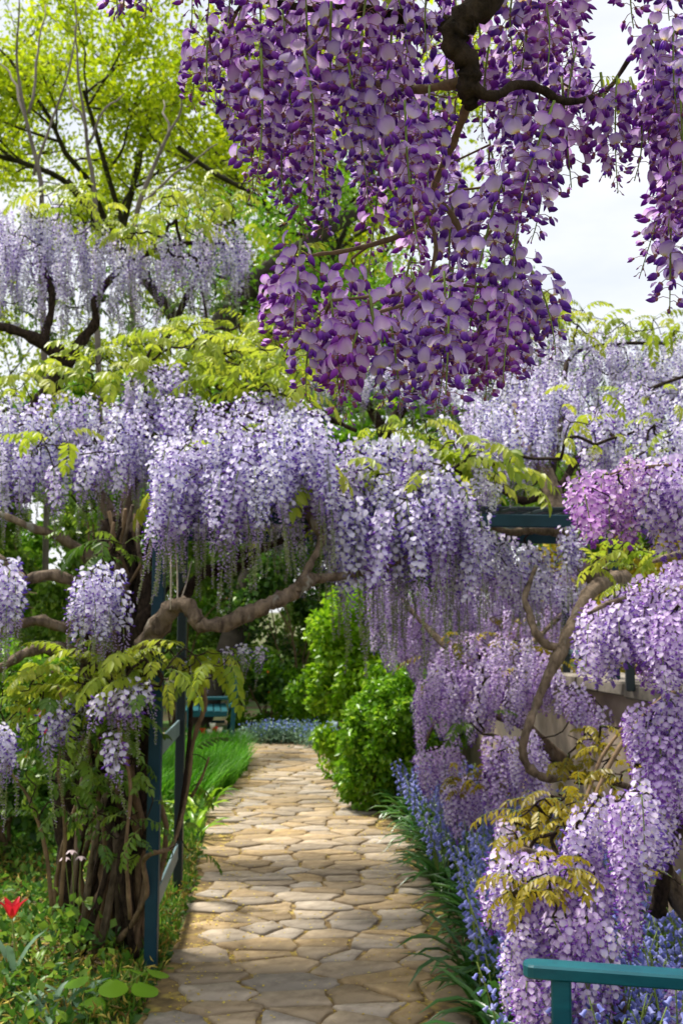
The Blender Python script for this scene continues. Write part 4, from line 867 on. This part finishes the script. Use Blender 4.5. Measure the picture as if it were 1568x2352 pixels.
# --- taller vine further back on the left
v4 = Vine('pale lavender wisteria heaped high in the left background above the arch', r0=.0028)
v4.limb([(40, 1150, 8.6, .08), (80, 950, 8.4, .07), (150, 840, 8.2, .06), (100, 790, 8.1, .05), (40, 760, 8.0, .035), (-40, 740, 8.0, .03)], 'bark_dark', .12, 8)
v4.limb([(150, 840, 8.2, .05), (190, 780, 8.2, .04), (220, 740, 8.2, .035), (225, 680, 8.2, .03), (300, 600, 8.3, .022), (420, 560, 8.4, .016), (540, 560, 8.5, .012)], 'bark_dark', .12, 8)
v4.limb([(330, 980, 8.4, .04), (350, 840, 8.4, .035), (400, 740, 8.4, .03), (440, 660, 8.4, .02), (480, 580, 8.5, .014)], 'bark_dark', .12, 8)
v4.limb([(100, 790, 8.1, .035), (120, 680, 8.2, .025), (90, 580, 8.3, .02), (100, 500, 8.4, .012)], 'bark_dark', .12, 8)
v4.racemes('long', [(-20, 480), (130, 460), (260, 530), (240, 620), (-20, 610)], 46, (7.8, 8.7), (130, 220), .4)
v4.racemes('long', [(250, 540), (400, 520), (560, 500), (570, 560), (560, 600), (400, 600), (270, 610)], 42, (7.8, 8.7), (110, 190), .4)
v4.racemes('sparse', [(-20, 640), (200, 640), (480, 640), (500, 700), (200, 740), (-20, 760)], 30, (8.0, 8.8), (90, 150), .2)
v4.leaves('leaf_young', [(60, 440), (170, 430), (300, 520), (380, 430), (460, 430), (560, 470), (560, 530), (380, 550), (260, 560)], 84, (7.9, 8.6), 1.0, .3)
v4.leaves('leaf_mid', [(0, 640), (540, 600), (560, 760), (300, 800), (0, 760)], 60, (8.2, 9.0), .95, .1)
v4.leaves('leaf_young', [(330, 760), (420, 740), (700, 740), (720, 860), (560, 840), (420, 800)], 84, (6.9, 7.8), 1.0, .3)
v4.twigs()
# --- far vine in the middle distance seen over the arch
v5 = Vine('distant wisteria seen over the arch below the hanging bough', r0=.0028)
v5.limb([(900, 1180, 9.4, .07), (880, 1000, 9.2, .05), (800, 880, 9.0, .03), (650, 800, 8.8, .02)], 'bark_dark', .1, 7); v5.limb([(880, 1000, 9.2, .05), (980, 880, 9.0, .03), (1120, 820, 8.9, .02), (1250, 800, 8.9, .012)], 'bark_dark', .1, 7)
v5.racemes('long', [(640, 780), (760, 740), (900, 780), (1080, 780), (1280, 780), (1240, 900), (1050, 900), (860, 880), (700, 860)], 84, (8.2, 9.4), (100, 170), .5)
v5.leaves('leaf_young', [(560, 740), (720, 700), (800, 740), (780, 860), (600, 820)], 60, (8.0, 9.0), 1.0, .3)
v5.leaves('leaf_mid', [(1040, 830), (1240, 760), (1580, 800), (1580, 1250), (1080, 1250)], 110, (8.4, 9.4), 1.1, 0)
v5.leaves('leaf_mid', [(560, 760), (1260, 800), (1240, 1000), (700, 960)], 50, (9.0, 9.6), 1.0, .2)
v5.twigs()

# --- wisteria trained along the wall
v6 = Vine('mauve wisteria with short full racemes spilling over the wall beside the hedge', r0=.0022)
v6.limb([(1300, 1760, 7.4, .05), (1200, 1660, 7.3, .04), (1120, 1560, 7.3, .03), (1040, 1500, 7.4, .024), (960, 1420, 7.7, .018), (900, 1350, 8.0, .012)], 'bark', .12, 8)
v6.limb([(1200, 1660, 7.3, .03), (1100, 1640, 7.2, .02), (1010, 1650, 7.1, .014), (970, 1720, 7.0, .008)], 'bark', .12, 8); v6.limb([(1130, 1570, 7.3, .025), (1220, 1480, 7.5, .02), (1300, 1400, 7.8, .014)], 'bark', .12, 7)
v6.racemes('wall', [(850, 1350), (900, 1310), (1010, 1350), (1020, 1420), (1000, 1490), (930, 1500), (880, 1430)], 34, (7.6, 8.4), (85, 125), .2)
v6.racemes('wall', [(1010, 1490), (1080, 1440), (1260, 1470), (1290, 1540), (1180, 1600), (960, 1640), (945, 1615)], 62, (6.4, 7.4), (75, 110), .4)
v6.racemes('wall', [(1010, 1290), (1150, 1300), (1340, 1290), (1340, 1440), (1100, 1440), (1010, 1400)], 60, (7.6, 8.6), (75, 110), .3)
v6.racemes('wall', [(955, 1740), (1010, 1690), (1050, 1680), (1060, 1740), (980, 1770)], 10, (6.6, 7.0), (70, 100), 0)
v6.racemes('wall', [(1120, 1690), (1230, 1680), (1240, 1740), (1130, 1760)], 15, (5.8, 6.3), (80, 130), 0)
v6.racemes('wall', [(1030, 1790), (1140, 1780), (1150, 1810), (1030, 1820)], 13, (6.0, 6.4), (80, 120), 0)
v6.racemes('wall', [(1290, 1600), (1320, 1560), (1400, 1640), (1350, 1670)], 6, (6.0, 6.3), (60, 90), 0)
v6.leaves('leaf_bronze', [(960, 1500), (1060, 1450), (1260, 1480), (1300, 1560), (1180, 1560), (1000, 1540)], 40, (6.8, 7.6), .75, 0)
v6.leaves('leaf_bronze', [(1010, 1780), (1120, 1760), (1160, 1700), (1170, 1810), (1040, 1820)], 20, (5.9, 6.3), .6, 0)
v6.leaves('leaf_bronze', [(1080, 1310), (1300, 1320), (1300, 1440), (1080, 1420)], 22, (7.8, 8.6), .8, 0)
v6.leaves('leaf_mid', [(1050, 1640), (1130, 1640), (1130, 1690), (1050, 1690)], 6, (6.5, 6.7), .7, 0)
v6.twigs()
v7 = Vine('mauve wisteria with drooping full racemes in front of the near stretch of wall', r0=.0022)
v7.limb([(1640, 2200, 4.4, .05), (1560, 2060, 4.3, .04), (1510, 1990, 4.2, .03), (1440, 2010, 4.1, .022), (1380, 2020, 4.0, .018), (1300, 1980, 3.9, .012), (1200, 1950, 3.8, .008)], 'bark', .12, 9)
v7.limb([(1510, 2100, 4.3, .03), (1530, 1980, 4.2, .026), (1556, 1890, 4.2, .024), (1540, 1780, 4.2, .016), (1460, 1760, 4.1, .012)], 'bark_dark', .12, 8); v7.limb([(1420, 2352, 3.9, .03), (1410, 2240, 3.85, .022), (1360, 2170, 3.8, .014), (1290, 2130, 3.7, .01)], 'bark', .12, 8)
v7.limb([(1350, 1860, 4.6, .010), (1420, 1720, 4.7, .010), (1500, 1620, 4.8, .010), (1560, 1580, 4.9, .010)], 'bark_twig', .1, 6); v7.limb([(1340, 1850, 4.6, .008), (1380, 1740, 4.7, .008), (1440, 1660, 4.8, .008)], 'bark_twig', .1, 6)
v7.racemes('wall', [(1300, 1920), (1340, 1840), (1400, 1820), (1500, 1830), (1540, 1850), (1480, 1880), (1340, 1940)], 20, (3.7, 4.1), (110, 170), 0)
v7.racemes('wall', [(1140, 1950), (1240, 1950), (1320, 1970), (1390, 1990), (1380, 2040), (1250, 2020), (1150, 2030)], 26, (3.6, 4.0), (110, 170), 0)
v7.racemes('wall', [(1165, 2110), (1290, 2090), (1400, 2110), (1410, 2160), (1300, 2170), (1180, 2170)], 24, (3.5, 3.8), (120, 180), 0)
v7.racemes('wall', [(1195, 2230), (1380, 2220), (1390, 2260), (1200, 2270)], 12, (3.45, 3.7), (110, 160), 0)
v7.racemes('wall', [(1440, 1630), (1500, 1610), (1580, 1600), (1580, 1720), (1450, 1700)], 24, (3.8, 4.2), (110, 170), .2)
v7.racemes('wall', [(1150, 1890), (1180, 1870), (1220, 1990), (1150, 2000)], 6, (4.0, 4.3), (100, 130), 0)
for x, y, l in ((1422, 1840, 330), (1436, 1950, 240), (1470, 1800, 230), (1560, 2230, 200), (1552, 2270, 170)): v7.put('wall', P(x, y, 3.62), l * 3.62 / F, .05)
v7.leaves('leaf_bronze', [(1150, 1900), (1240, 1830), (1330, 1810), (1310, 1900), (1200, 1960)], 44, (3.9, 4.4), .6, 0)
v7.leaves('leaf_bronze', [(1150, 2050), (1190, 2000), (1320, 1990), (1300, 2040), (1170, 2080)], 26, (3.5, 3.6), .6, 0)
v7.leaves('leaf_bronze', [(1290, 1680), (1420, 1660), (1420, 1790), (1300, 1800)], 22, (4.7, 5.2), .6, 0)
v7.leaves('leaf_bronze', [(1400, 1780), (1460, 1760), (1450, 1800), (1400, 1810)], 6, (4.1, 4.2), .6, 0)
v7.leaves('leaf_mid', [(1440, 1940), (1520, 1930), (1520, 2010), (1450, 2010)], 6, (4.2, 4.4), .6, 0); v7.leaves('leaf_bronze', [(1540, 2010), (1570, 2010), (1570, 2050), (1540, 2050)], 2, (3.6, 3.7), .6, 0)
v7.twigs()
v8 = Vine('very pale lilac wisteria mass hanging beside the railing at the right', r0=.0022)
v8.limb([(1700, 1420, 4.2, .03), (1580, 1360, 4.1, .022), (1480, 1370, 4.0, .014), (1400, 1385, 3.95, .010), (1350, 1410, 3.9, .006)], 'bark', .12, 8); v8.limb([(1700, 1300, 4.2, .02), (1580, 1270, 4.2, .014), (1500, 1290, 4.15, .008)], 'bark', .12, 7)
v8.racemes('wall', [(1345, 1400), (1400, 1360), (1470, 1330), (1580, 1280), (1590, 1440), (1480, 1430), (1350, 1440)], 46, (3.8, 4.3), (110, 170), .3)
v8.racemes('wall', [(1470, 1420), (1580, 1400), (1580, 1480), (1480, 1480)], 12, (3.7, 4.0), (100, 140), 0)
v8.leaves('leaf_young', [(1390, 1350), (1440, 1340), (1440, 1370), (1400, 1380)], 3, (3.9, 4.0), .4, 0)
v8.twigs()
v9 = Vine('magenta-pink wisteria sprays reaching in from the right below the pergola roof', r0=.002)
v9.limb([(1720, 1080, 3.6, .012), (1600, 1068, 3.55, .009), (1500, 1072, 3.5, .007), (1440, 1078, 3.5, .005), (1400, 1090, 3.5, .003)], 'bark_twig', .12, 7)
v9.racemes('pink', [(1320, 1100), (1380, 1070), (1440, 1090), (1430, 1140), (1330, 1140)], 11, (3.45, 3.7), (90, 140), 0)
v9.racemes('pink', [(1440, 1055), (1480, 1050), (1480, 1080), (1445, 1080)], 3, (3.45, 3.6), (80, 110), 0)
v9.racemes('wall', [(1480, 1060), (1590, 1040), (1590, 1180), (1500, 1130)], 16, (3.4, 3.7), (110, 160), 0)
v9.twigs()

# ================================================================== beds
def strap(g, p, an, ln, wd, mat, bend, a, el=1.25):
    n = 5; d = np.array((math.cos(an), math.sin(an), 0)); s = np.array((-math.sin(an), math.cos(an), 0)); q = np.asarray(p, float).copy(); L = []; e = el
    for i in range(n + 1):
        w = wd * (.55 + .45 * math.sin(math.pi * (i / n * .8 + .15))) * (1 if i < n else .08); up = np.array((0, 0, .3 * w))
        L += [q + s * w / 2 + up, q, q - s * w / 2 + up]; q = q + (d * math.cos(e) + np.array((0, 0, math.sin(e)))) * ln / n; e -= bend / n
    f = [[i * 3 + k, i * 3 + k + 1, (i + 1) * 3 + k + 1, (i + 1) * 3 + k] for i in range(n) for k in (0, 1)]
    g.add(L, np.array(f), mat, a=a)
def bell(g, p, d, r, ln, mat, a):
    d = unit(np.asarray(d, float)); u = unit(np.cross(d, (0.3, .2, .93))); w = np.cross(d, u); V = []
    for s, rr in ((0, .25), (.25, .8), (.75, .8), (1, 1.45)):
        for k in range(6): V.append(p + d * ln * s + (u * math.cos(k * math.pi / 3) + w * math.sin(k * math.pi / 3)) * r * rr * (1 if s < 1 or k % 2 else .75))
    g.add(V, [np.array([[i * 6 + k, i * 6 + (k + 1) % 6, (i + 1) * 6 + (k + 1) % 6, (i + 1) * 6 + k] for i in range(3) for k in range(6)]), np.array([[5, 4, 3, 2, 1, 0]])], mat, a=a)
BLM, BSM = [], []
for k in range(5):
    g = Geo(); n = random.randint(9, 13)
    for i in range(n): strap(g, (random.gauss(0, .012), random.gauss(0, .012), -.01), i * 2.4 + random.random(), random.uniform(.28, .44), random.uniform(.020, .032), 'leaf_strap', random.uniform(1.3, 2.4), random.random(), random.uniform(1.0, 1.45))
    BLM.append(g.mesh('leaves'))
    g = Geo()
    for st in range(random.choice((2, 3, 3, 4))):
        an = random.random() * 6.28; h = random.uniform(.36, .52); c = np.array([(math.cos(an) * (.02 + .10 * s * s), math.sin(an) * (.02 + .10 * s * s), h * s) for s in np.linspace(0, 1, 7)]); tube(g, c, np.linspace(.0042, .002, 7), 'rachis', 5)
        nb = random.randint(11, 15)
        for i in range(nb):
            s = .52 + .48 * i / nb; b = c[0] + (c[-1] - c[0]) * s; b = np.array([np.interp(s, np.linspace(0, 1, 7), c[:, q]) for q in range(3)]); a2 = i * 2.3
            dd = np.array((math.cos(a2), math.sin(a2), 0)); q = b + dd * random.uniform(.012, .022) + (0, 0, .004); tube(g, [b, q], [.001, .001], 'rachis', 3, cap=False)
            bell(g, q, dd * .7 + np.array((0, 0, -.8)), .0075, .021, 'bluebell', random.random())
    BSM.append(g.mesh('flower_spike'))
def path_right(Y): return float(np.interp(Y, ReC[:, 1], ReC[:, 0])) if Y < 12 else 0
def path_left(Y): return float(np.interp(Y, LeC[:, 1], LeC[:, 0])) if Y < 12 else -1
nb = 0
for i in range(210):
    Y = 3.3 + 5.6 * ((i + random.random()) / 210) ** 1.15; u = random.random(); wbed = .30 + .45 * min(1, (8.9 - Y) / 3.5 + .3); X = path_right(Y) + .07 + u * wbed * 1.1
    hit = abs((X - org[0]) * rdir[0] + (Y - org[1]) * rdir[1]) < .30 and abs((X - org[0]) * ldir[0] + (Y - org[1]) * ldir[1]) < .72
    if hit: continue
    t = thing('bluebell', 'bluebell clump with glossy strap leaves in the bed between path and wall', 'bluebell', (X, Y, 0), random.random() * 6.28, 'bluebells along the path edge'); k = random.randrange(5); sc = random.uniform(.85, 1.15); t.scale = (sc,) * 3
    obj('leaves', BLM[k], t)
    if (u > .12 and random.random() < .85) or random.random() < .3: obj('flower_spike', BSM[random.randrange(5)], t)
    else: tag(t, 'flowerless tuft of glossy strap leaves among the bluebells', 'bluebell', 'flowerless tufts among the bluebells')
    nb += 1
# edging grass tuft in the bend and turf at the left edge
def grass(label, poly, n, h, w=.006, mat='grass', name='grass_tuft', lean=(0, 0)):
    g = Geo(); V = []; A = []; m = 0; pl = scatter_fast(poly, n)
    for (x, y) in pl:
        an = random.random() * 6.28; hh = h * random.uniform(.5, 1.15); b = random.uniform(.15, .7); d = np.array((math.cos(an) * b + lean[0], math.sin(an) * b + lean[1])); s = np.array((-math.sin(an), math.cos(an))) * w * random.uniform(.7, 1.3) / 2
        for t, ww in ((0, 1), (.4, .95), (.75, .6), (1, .05)):
            c = np.array((x, y)) + d * hh * t * t * .9; z = hh * (t - .25 * t * t * min(1, np.hypot(*d)))
            V += [(c[0] - s[0] * ww, c[1] - s[1] * ww, z), (c[0] + s[0] * ww, c[1] + s[1] * ww, z)]
        A += [random.random()] * 8; m += 1
    i = np.arange(m)[:, None] * 8; fs = np.concatenate([i + np.array([[k, k + 1, k + 3, k + 2]]) for k in (0, 2, 4)]); g.add(V, fs, mat, a=np.array(A))
    return stuff(tag(obj(name, g), label, 'grass'))
def scatter_fast(poly, n):
    xs = [p[0] for p in poly]; ys = [p[1] for p in poly]; o = []
    while len(o) < n:
        x, y = random.uniform(min(xs), max(xs)), random.uniform(min(ys), max(ys))
        if in_poly(x, y, poly): o.append((x, y))
    return o
grass('bright green grass arching over the path in the bend', [(-1.15, 9.4), (-.98, 10.4), (-.93, 11.4), (-1.08, 12.5), (-1.9, 12.9), (-2.1, 10.5), (-1.7, 9.2)], 7500, .34, .011, lean=(.25, 0))
grass('thin grass growing along the left edge of the path', [(-.80, 4.4), (-.80, 5.6), (-.95, 7.9), (-1.05, 9.2), (-1.45, 9.2), (-1.35, 7.5), (-1.0, 6), (-1.05, 4.4)], 2400, .11, .007, 'leaf_bed')
# low leafy ground cover at the left, one carpet
g = Geo(); pts = np.array(scatter_fast([(-.80, 3.8), (-.76, 5.2), (-.86, 7.0), (-1.1, 9.3), (-4.2, 9.6), (-3.2, 6.0), (-1.9, 3.8)], 13500)); 
hm = .05 + .07 * (np.sin(pts[:, 0] * 9 + 1) * np.sin(pts[:, 1] * 7) * .5 + .5) + .05 * (np.sin(pts[:, 0] * 23) * np.sin(pts[:, 1] * 19 + 2) * .5 + .5); dpost = np.clip((-.8 - pts[:, 0]) / .25, .25, 1)
p3 = np.column_stack((pts, rng.random(len(pts)) * hm * dpost)); leaf_mass(g, p3, .052, 'leaf_bed', out=np.array((0, 0, .4)), droop=-.1, width=.6); stuff(tag(obj('ground_cover', g), 'low leafy green ground cover under the left wisteria', 'ground cover'))
g = Geo(); pts = np.array(scatter_fast([(-.78, 3.9), (-.76, 5.2), (-.9, 7.5), (-2.8, 8), (-2.6, 5), (-1.9, 3.9)], 6500)); p3 = np.column_stack((pts, rng.random(len(pts)) * .08 + .01)); leaf_mass(g, p3, .05, 'litter', out=np.array((0, 0, .05)), droop=0, width=.16); stuff(tag(obj('leaf_litter', g), 'yellow and brown fallen leaves among the left bed', 'leaf litter'))
# individual plants in the left bed
def leafy_plant(label, x, y, n, ln, wd, mat, h, round_=False, name='leafy_plant', group=None, droop=.3):
    p = G(x, y); t = thing(name, label, 'plant', p, random.random() * 6, group)
    for i in range(n):
        g = Geo(); an = i * 2.4; hh = h * random.uniform(.6, 1.1); rad = random.uniform(.02, .05) + .05 * i / n
        e = np.array((math.cos(an) * rad * 1.6, math.sin(an) * rad * 1.6, hh)); tube(g, catmull([np.zeros(3), e * (.3, .3, .6), e], 3), .0022, 'rachis', 4)
        if round_:
            m = 14; d = unit(np.array((math.cos(an), math.sin(an), -.35))); s = np.array((-math.sin(an), math.cos(an), 0)); nn = np.cross(s, d) * -1; V = [e]
            for k in range(m):
                th = -math.pi + 2 * math.pi * (k + .5) / m; rr_ = ln * .5 * (1 - .18 * math.cos(th * 1) ** 2 + .12 * max(0, math.cos(th)) ** 6); V.append(e + d * (ln * .33 + rr_ * math.cos(th)) + s * rr_ * math.sin(th) + nn * (-.18 * rr_ * abs(math.sin(th)) - .02 * math.cos(th * 3) * ln))
            V.append(e + d * ln * .33)
            g.add(V, [np.array([[1 + k, 1 + k + 1, m + 1] for k in range(m - 1)] + [[m, 0, m + 1], [0, 1, m + 1]])], mat, a=random.random())
        else: strap(g, e * (.4, .4, .2), an, ln, wd, mat, random.uniform(.8, 1.8), random.random(), random.uniform(.7, 1.3))
        obj('leaf', g, t)
    return t
leafy_plant('round lime-green heart-shaped leaves at the path edge below the blue post', 262, 2325, 8, .12, 0, 'leaf_lime', .15, True, 'round_leaved_plant')
leafy_plant('glossy round-leaved plant at the foot of the far teal bench', 563, 1705, 6, .20, 0, 'leaf_glaucous', .12, True, 'round_leaved_plant')
for k, (x, y) in enumerate(((40, 2320), (110, 2345), (-5, 2290), (170, 2320), (75, 2250))): leafy_plant('low clump of broad grey-green strap leaves in the left bed', x, y, 8, .16, .028, 'leaf_glaucous' if k % 2 else 'leaf_bed', .03, group='strap-leaved clumps in the left bed', name='strap_leaved_plant')
for k, (x, y) in enumerate(((455, 1880), (480, 1850), (445, 1930))): leafy_plant('upright broad-leaved clump at the left path edge beyond the pergola', x, y, 9, .28, .035, 'leaf_ivy', .04, group='clumps at the left path edge', name='strap_leaved_plant')
# tulips
def tulip(label, top, Y, h, mat='tulip_red', group=None, openness=1.0, size=1.0, full=True):
    p = P(*top, Y); base = np.array((p[0] + .01, p[1], 0)); t = thing('tulip', label, 'tulip', base, 0, group); z = p[2]
    g = Geo(); tube(g, catmull([(0, 0, -.01), (.006, 0, z * .5), (p[0] - base[0], 0, z)], 4), .0035 * size, 'rachis', 6); obj('stem', g, t)
    for k in range(6):
        an = k * math.pi / 3 + .3; d = np.array((math.cos(an), math.sin(an), 0)); s = np.array((-math.sin(an), math.cos(an), 0)); g = Geo()
        def fn(u, v):
            w = .017 * math.sin(math.pi * (v * .86 + .07)) ** .8 * (1 - .3 * v); r = .004 + .020 * math.sin(min(1, v * 1.6) * 1.4) + openness * .030 * max(0, v - .5) ** 1.6 * 2; q = d * (r - .006 * u * u) + s * u * w + np.array((0, 0, .062 * v - openness * .012 * max(0, v - .7)))
            return q * size, v
        V, f, b = patch(fn, 4, 6); g.add(V + np.array((p[0] - base[0], 0, z)), f, mat, a=.5, b=b); obj('petal', g, t)
    if full:
        for k in range(3): g = Geo(); strap(g, (0, 0, 0), k * 2.1 + .6, .26, .034, 'leaf_glaucous', .9, random.random(), 1.35); obj('leaf', g, t)
    return t
tulip('red lily-flowered tulip with pointed spreading petals beside the wisteria trunks', (28, 2110), 5.0, .45, openness=1.25, size=1.35)
for k, (x, y, m) in enumerate(((466, 1688, 'tulip_red'), (482, 1690, 'tulip_white'), (494, 1684, 'tulip_red'), (488, 1676, 'tulip_white'), (504, 1686, 'tulip_white'))):
    tulip(('small red tulip in the patch beside the far bench', 'small white tulip in the patch beside the far bench')[m == 'tulip_white'], (x, y), 12.6, .3, m, 'tulips by the far bench ' + m[6:], .3, 1.2, False)
for k, (x, y) in enumerate(((62, 1645), (95, 1650), (54, 1748), (100, 1690), (10, 1660), (20, 1990), (190, 1800))):
    tulip('red tulip bloom glimpsed among foliage behind the left wisteria', (x, y), 8.2, .4, 'tulip_red', 'red tulips behind the left wisteria', .4, 1.1, False)
# pale columbine by the trunks
p = G(165, 2230); t = thing('columbine', 'pale pink columbine nodding in front of the wisteria trunks', 'columbine', p)
for k, (x, y) in enumerate(((150, 1968), (165, 1952), (186, 1966))):
    e = P(x, y, p[1]) - p; g = Geo(); tube(g, catmull([(0, 0, 0), e * .5 + (.01, 0, 0), e], 5), .002, 'rachis', 5); obj('stem', g, t); g = Geo()
    for q in range(5): leaflet(g, e, unit(np.array((math.cos(q * 1.26), math.sin(q * 1.26), -.5))), np.array((0, 0, 1.)), .032, .018, 'petal_pale', random.random())
    obj('flower', g, t)
g = Geo(); pp = rng.normal(size=(70, 3)) * (.06, .06, .05) + (0, 0, .22); leaf_mass(g, pp, .05, 'leaf_bed', width=.8); obj('foliage', g, t)
# blue-flowered fringe along the far edge
for k, x in enumerate(range(590, 800, 17)):
    y = 1712 + max(0, (x - 700)) * .28; p = G(x, y) + (0, .12, 0); t = thing('forget_me_not', 'low grey-green plant dotted with tiny blue flowers along the far path edge', 'flower', p, 0, 'blue-flowered fringe at the bend')
    g = Geo(); q = rng.normal(size=(420, 3)) * (.13, .10, .06) + (0, 0, .12); q = q[q[:, 2] > .01]; leaf_mass(g, q, .04, 'leaf_glaucous', droop=0); obj('foliage', g, t)
    g = Geo(); q = rng.normal(size=(46, 3)) * (.13, .09, .04) + (0, -.02, .21); leaf_mass(g, q, .028, 'blue_small', droop=0, width=.9); obj('flowers', g, t)
# pale boulder half hidden behind the hedge
p = P(768, 1662, 13.4); g = flat(Geo()); n = 9; V = []
for i, (z, r) in enumerate(((-.30, .22), (-.10, .21), (.0, .17), (.06, .09))):
    for k in range(n): an = 2 * math.pi * k / n; V.append((r * math.cos(an) * rng.uniform(.85, 1.12) + z * .25, r * .7 * math.sin(an) * rng.uniform(.85, 1.12), z + .35 * r * math.cos(an) * (i > 1)))
g.add(V, [np.array([[i * n + k, i * n + (k + 1) % n, (i + 1) * n + (k + 1) % n, (i + 1) * n + k] for i in range(3) for k in range(n)]), np.arange(3 * n, 4 * n)[None]], 'pale_rock'); tag(obj('boulder', g, None, p), 'pale blue-grey slanting boulder peeping out beside the lime-green hedge', 'boulder')
# honey bee in flight below the bough
p = P(650, 516, 1.44); bee = thing('bee', 'small brown honey bee flying below the hanging purple bough', 'bee', p); bee.rotation_euler = (0, -.55, .25); bee.scale = (1.15,) * 3
g = Geo(); pod(g, .0064, .0036, .0036, 'bee_dark', rotz3(math.pi), (.0002, 0, 0), 8, 6, -.05); obj('abdomen', g, bee)
g = Geo(); pod(g, .0042, .0038, .0037, 'bee_fur', np.eye(3), (-.0003, 0, .0002), 8, 5, 0); obj('thorax', g, bee)
g = Geo(); pod(g, .0024, .0028, .0030, 'bee_dark', roty3(.5), (.0034, 0, .0001), 8, 4, 0); tube(g, [(.0052, .0005, 0), (.0062, .001, .0012), (.0072, .0012, .0022)], .00016, 'bee_dark', 4); obj('head', g, bee)
for s in (-1, 1):
    g = Geo(); leaflet(g, np.array((.0015, s * .001, .0018)), unit(np.array((-.5, s * .7, .6))), np.array((.3, 0, 1.)), .0085, .003, 'bee_wing', .5); obj('wing', g, bee)
    for k in range(3): g = Geo(); x = .0022 - .0013 * k; tube(g, [(x, s * .001, -.001), (x - .0006 * k, s * .002, -.0026), (x - .0016 * k, s * .0018, -.0046 - .0012 * (k == 2))], .00028, 'bee_dark', 4); obj('leg', g, bee)
print('objects', len(bpy.data.objects), 'racemes', [v.n for v in (v1, v2, v3, v4, v5, v6, v7, v8, v9)], 'stones', nst, 'flowers', nfl)
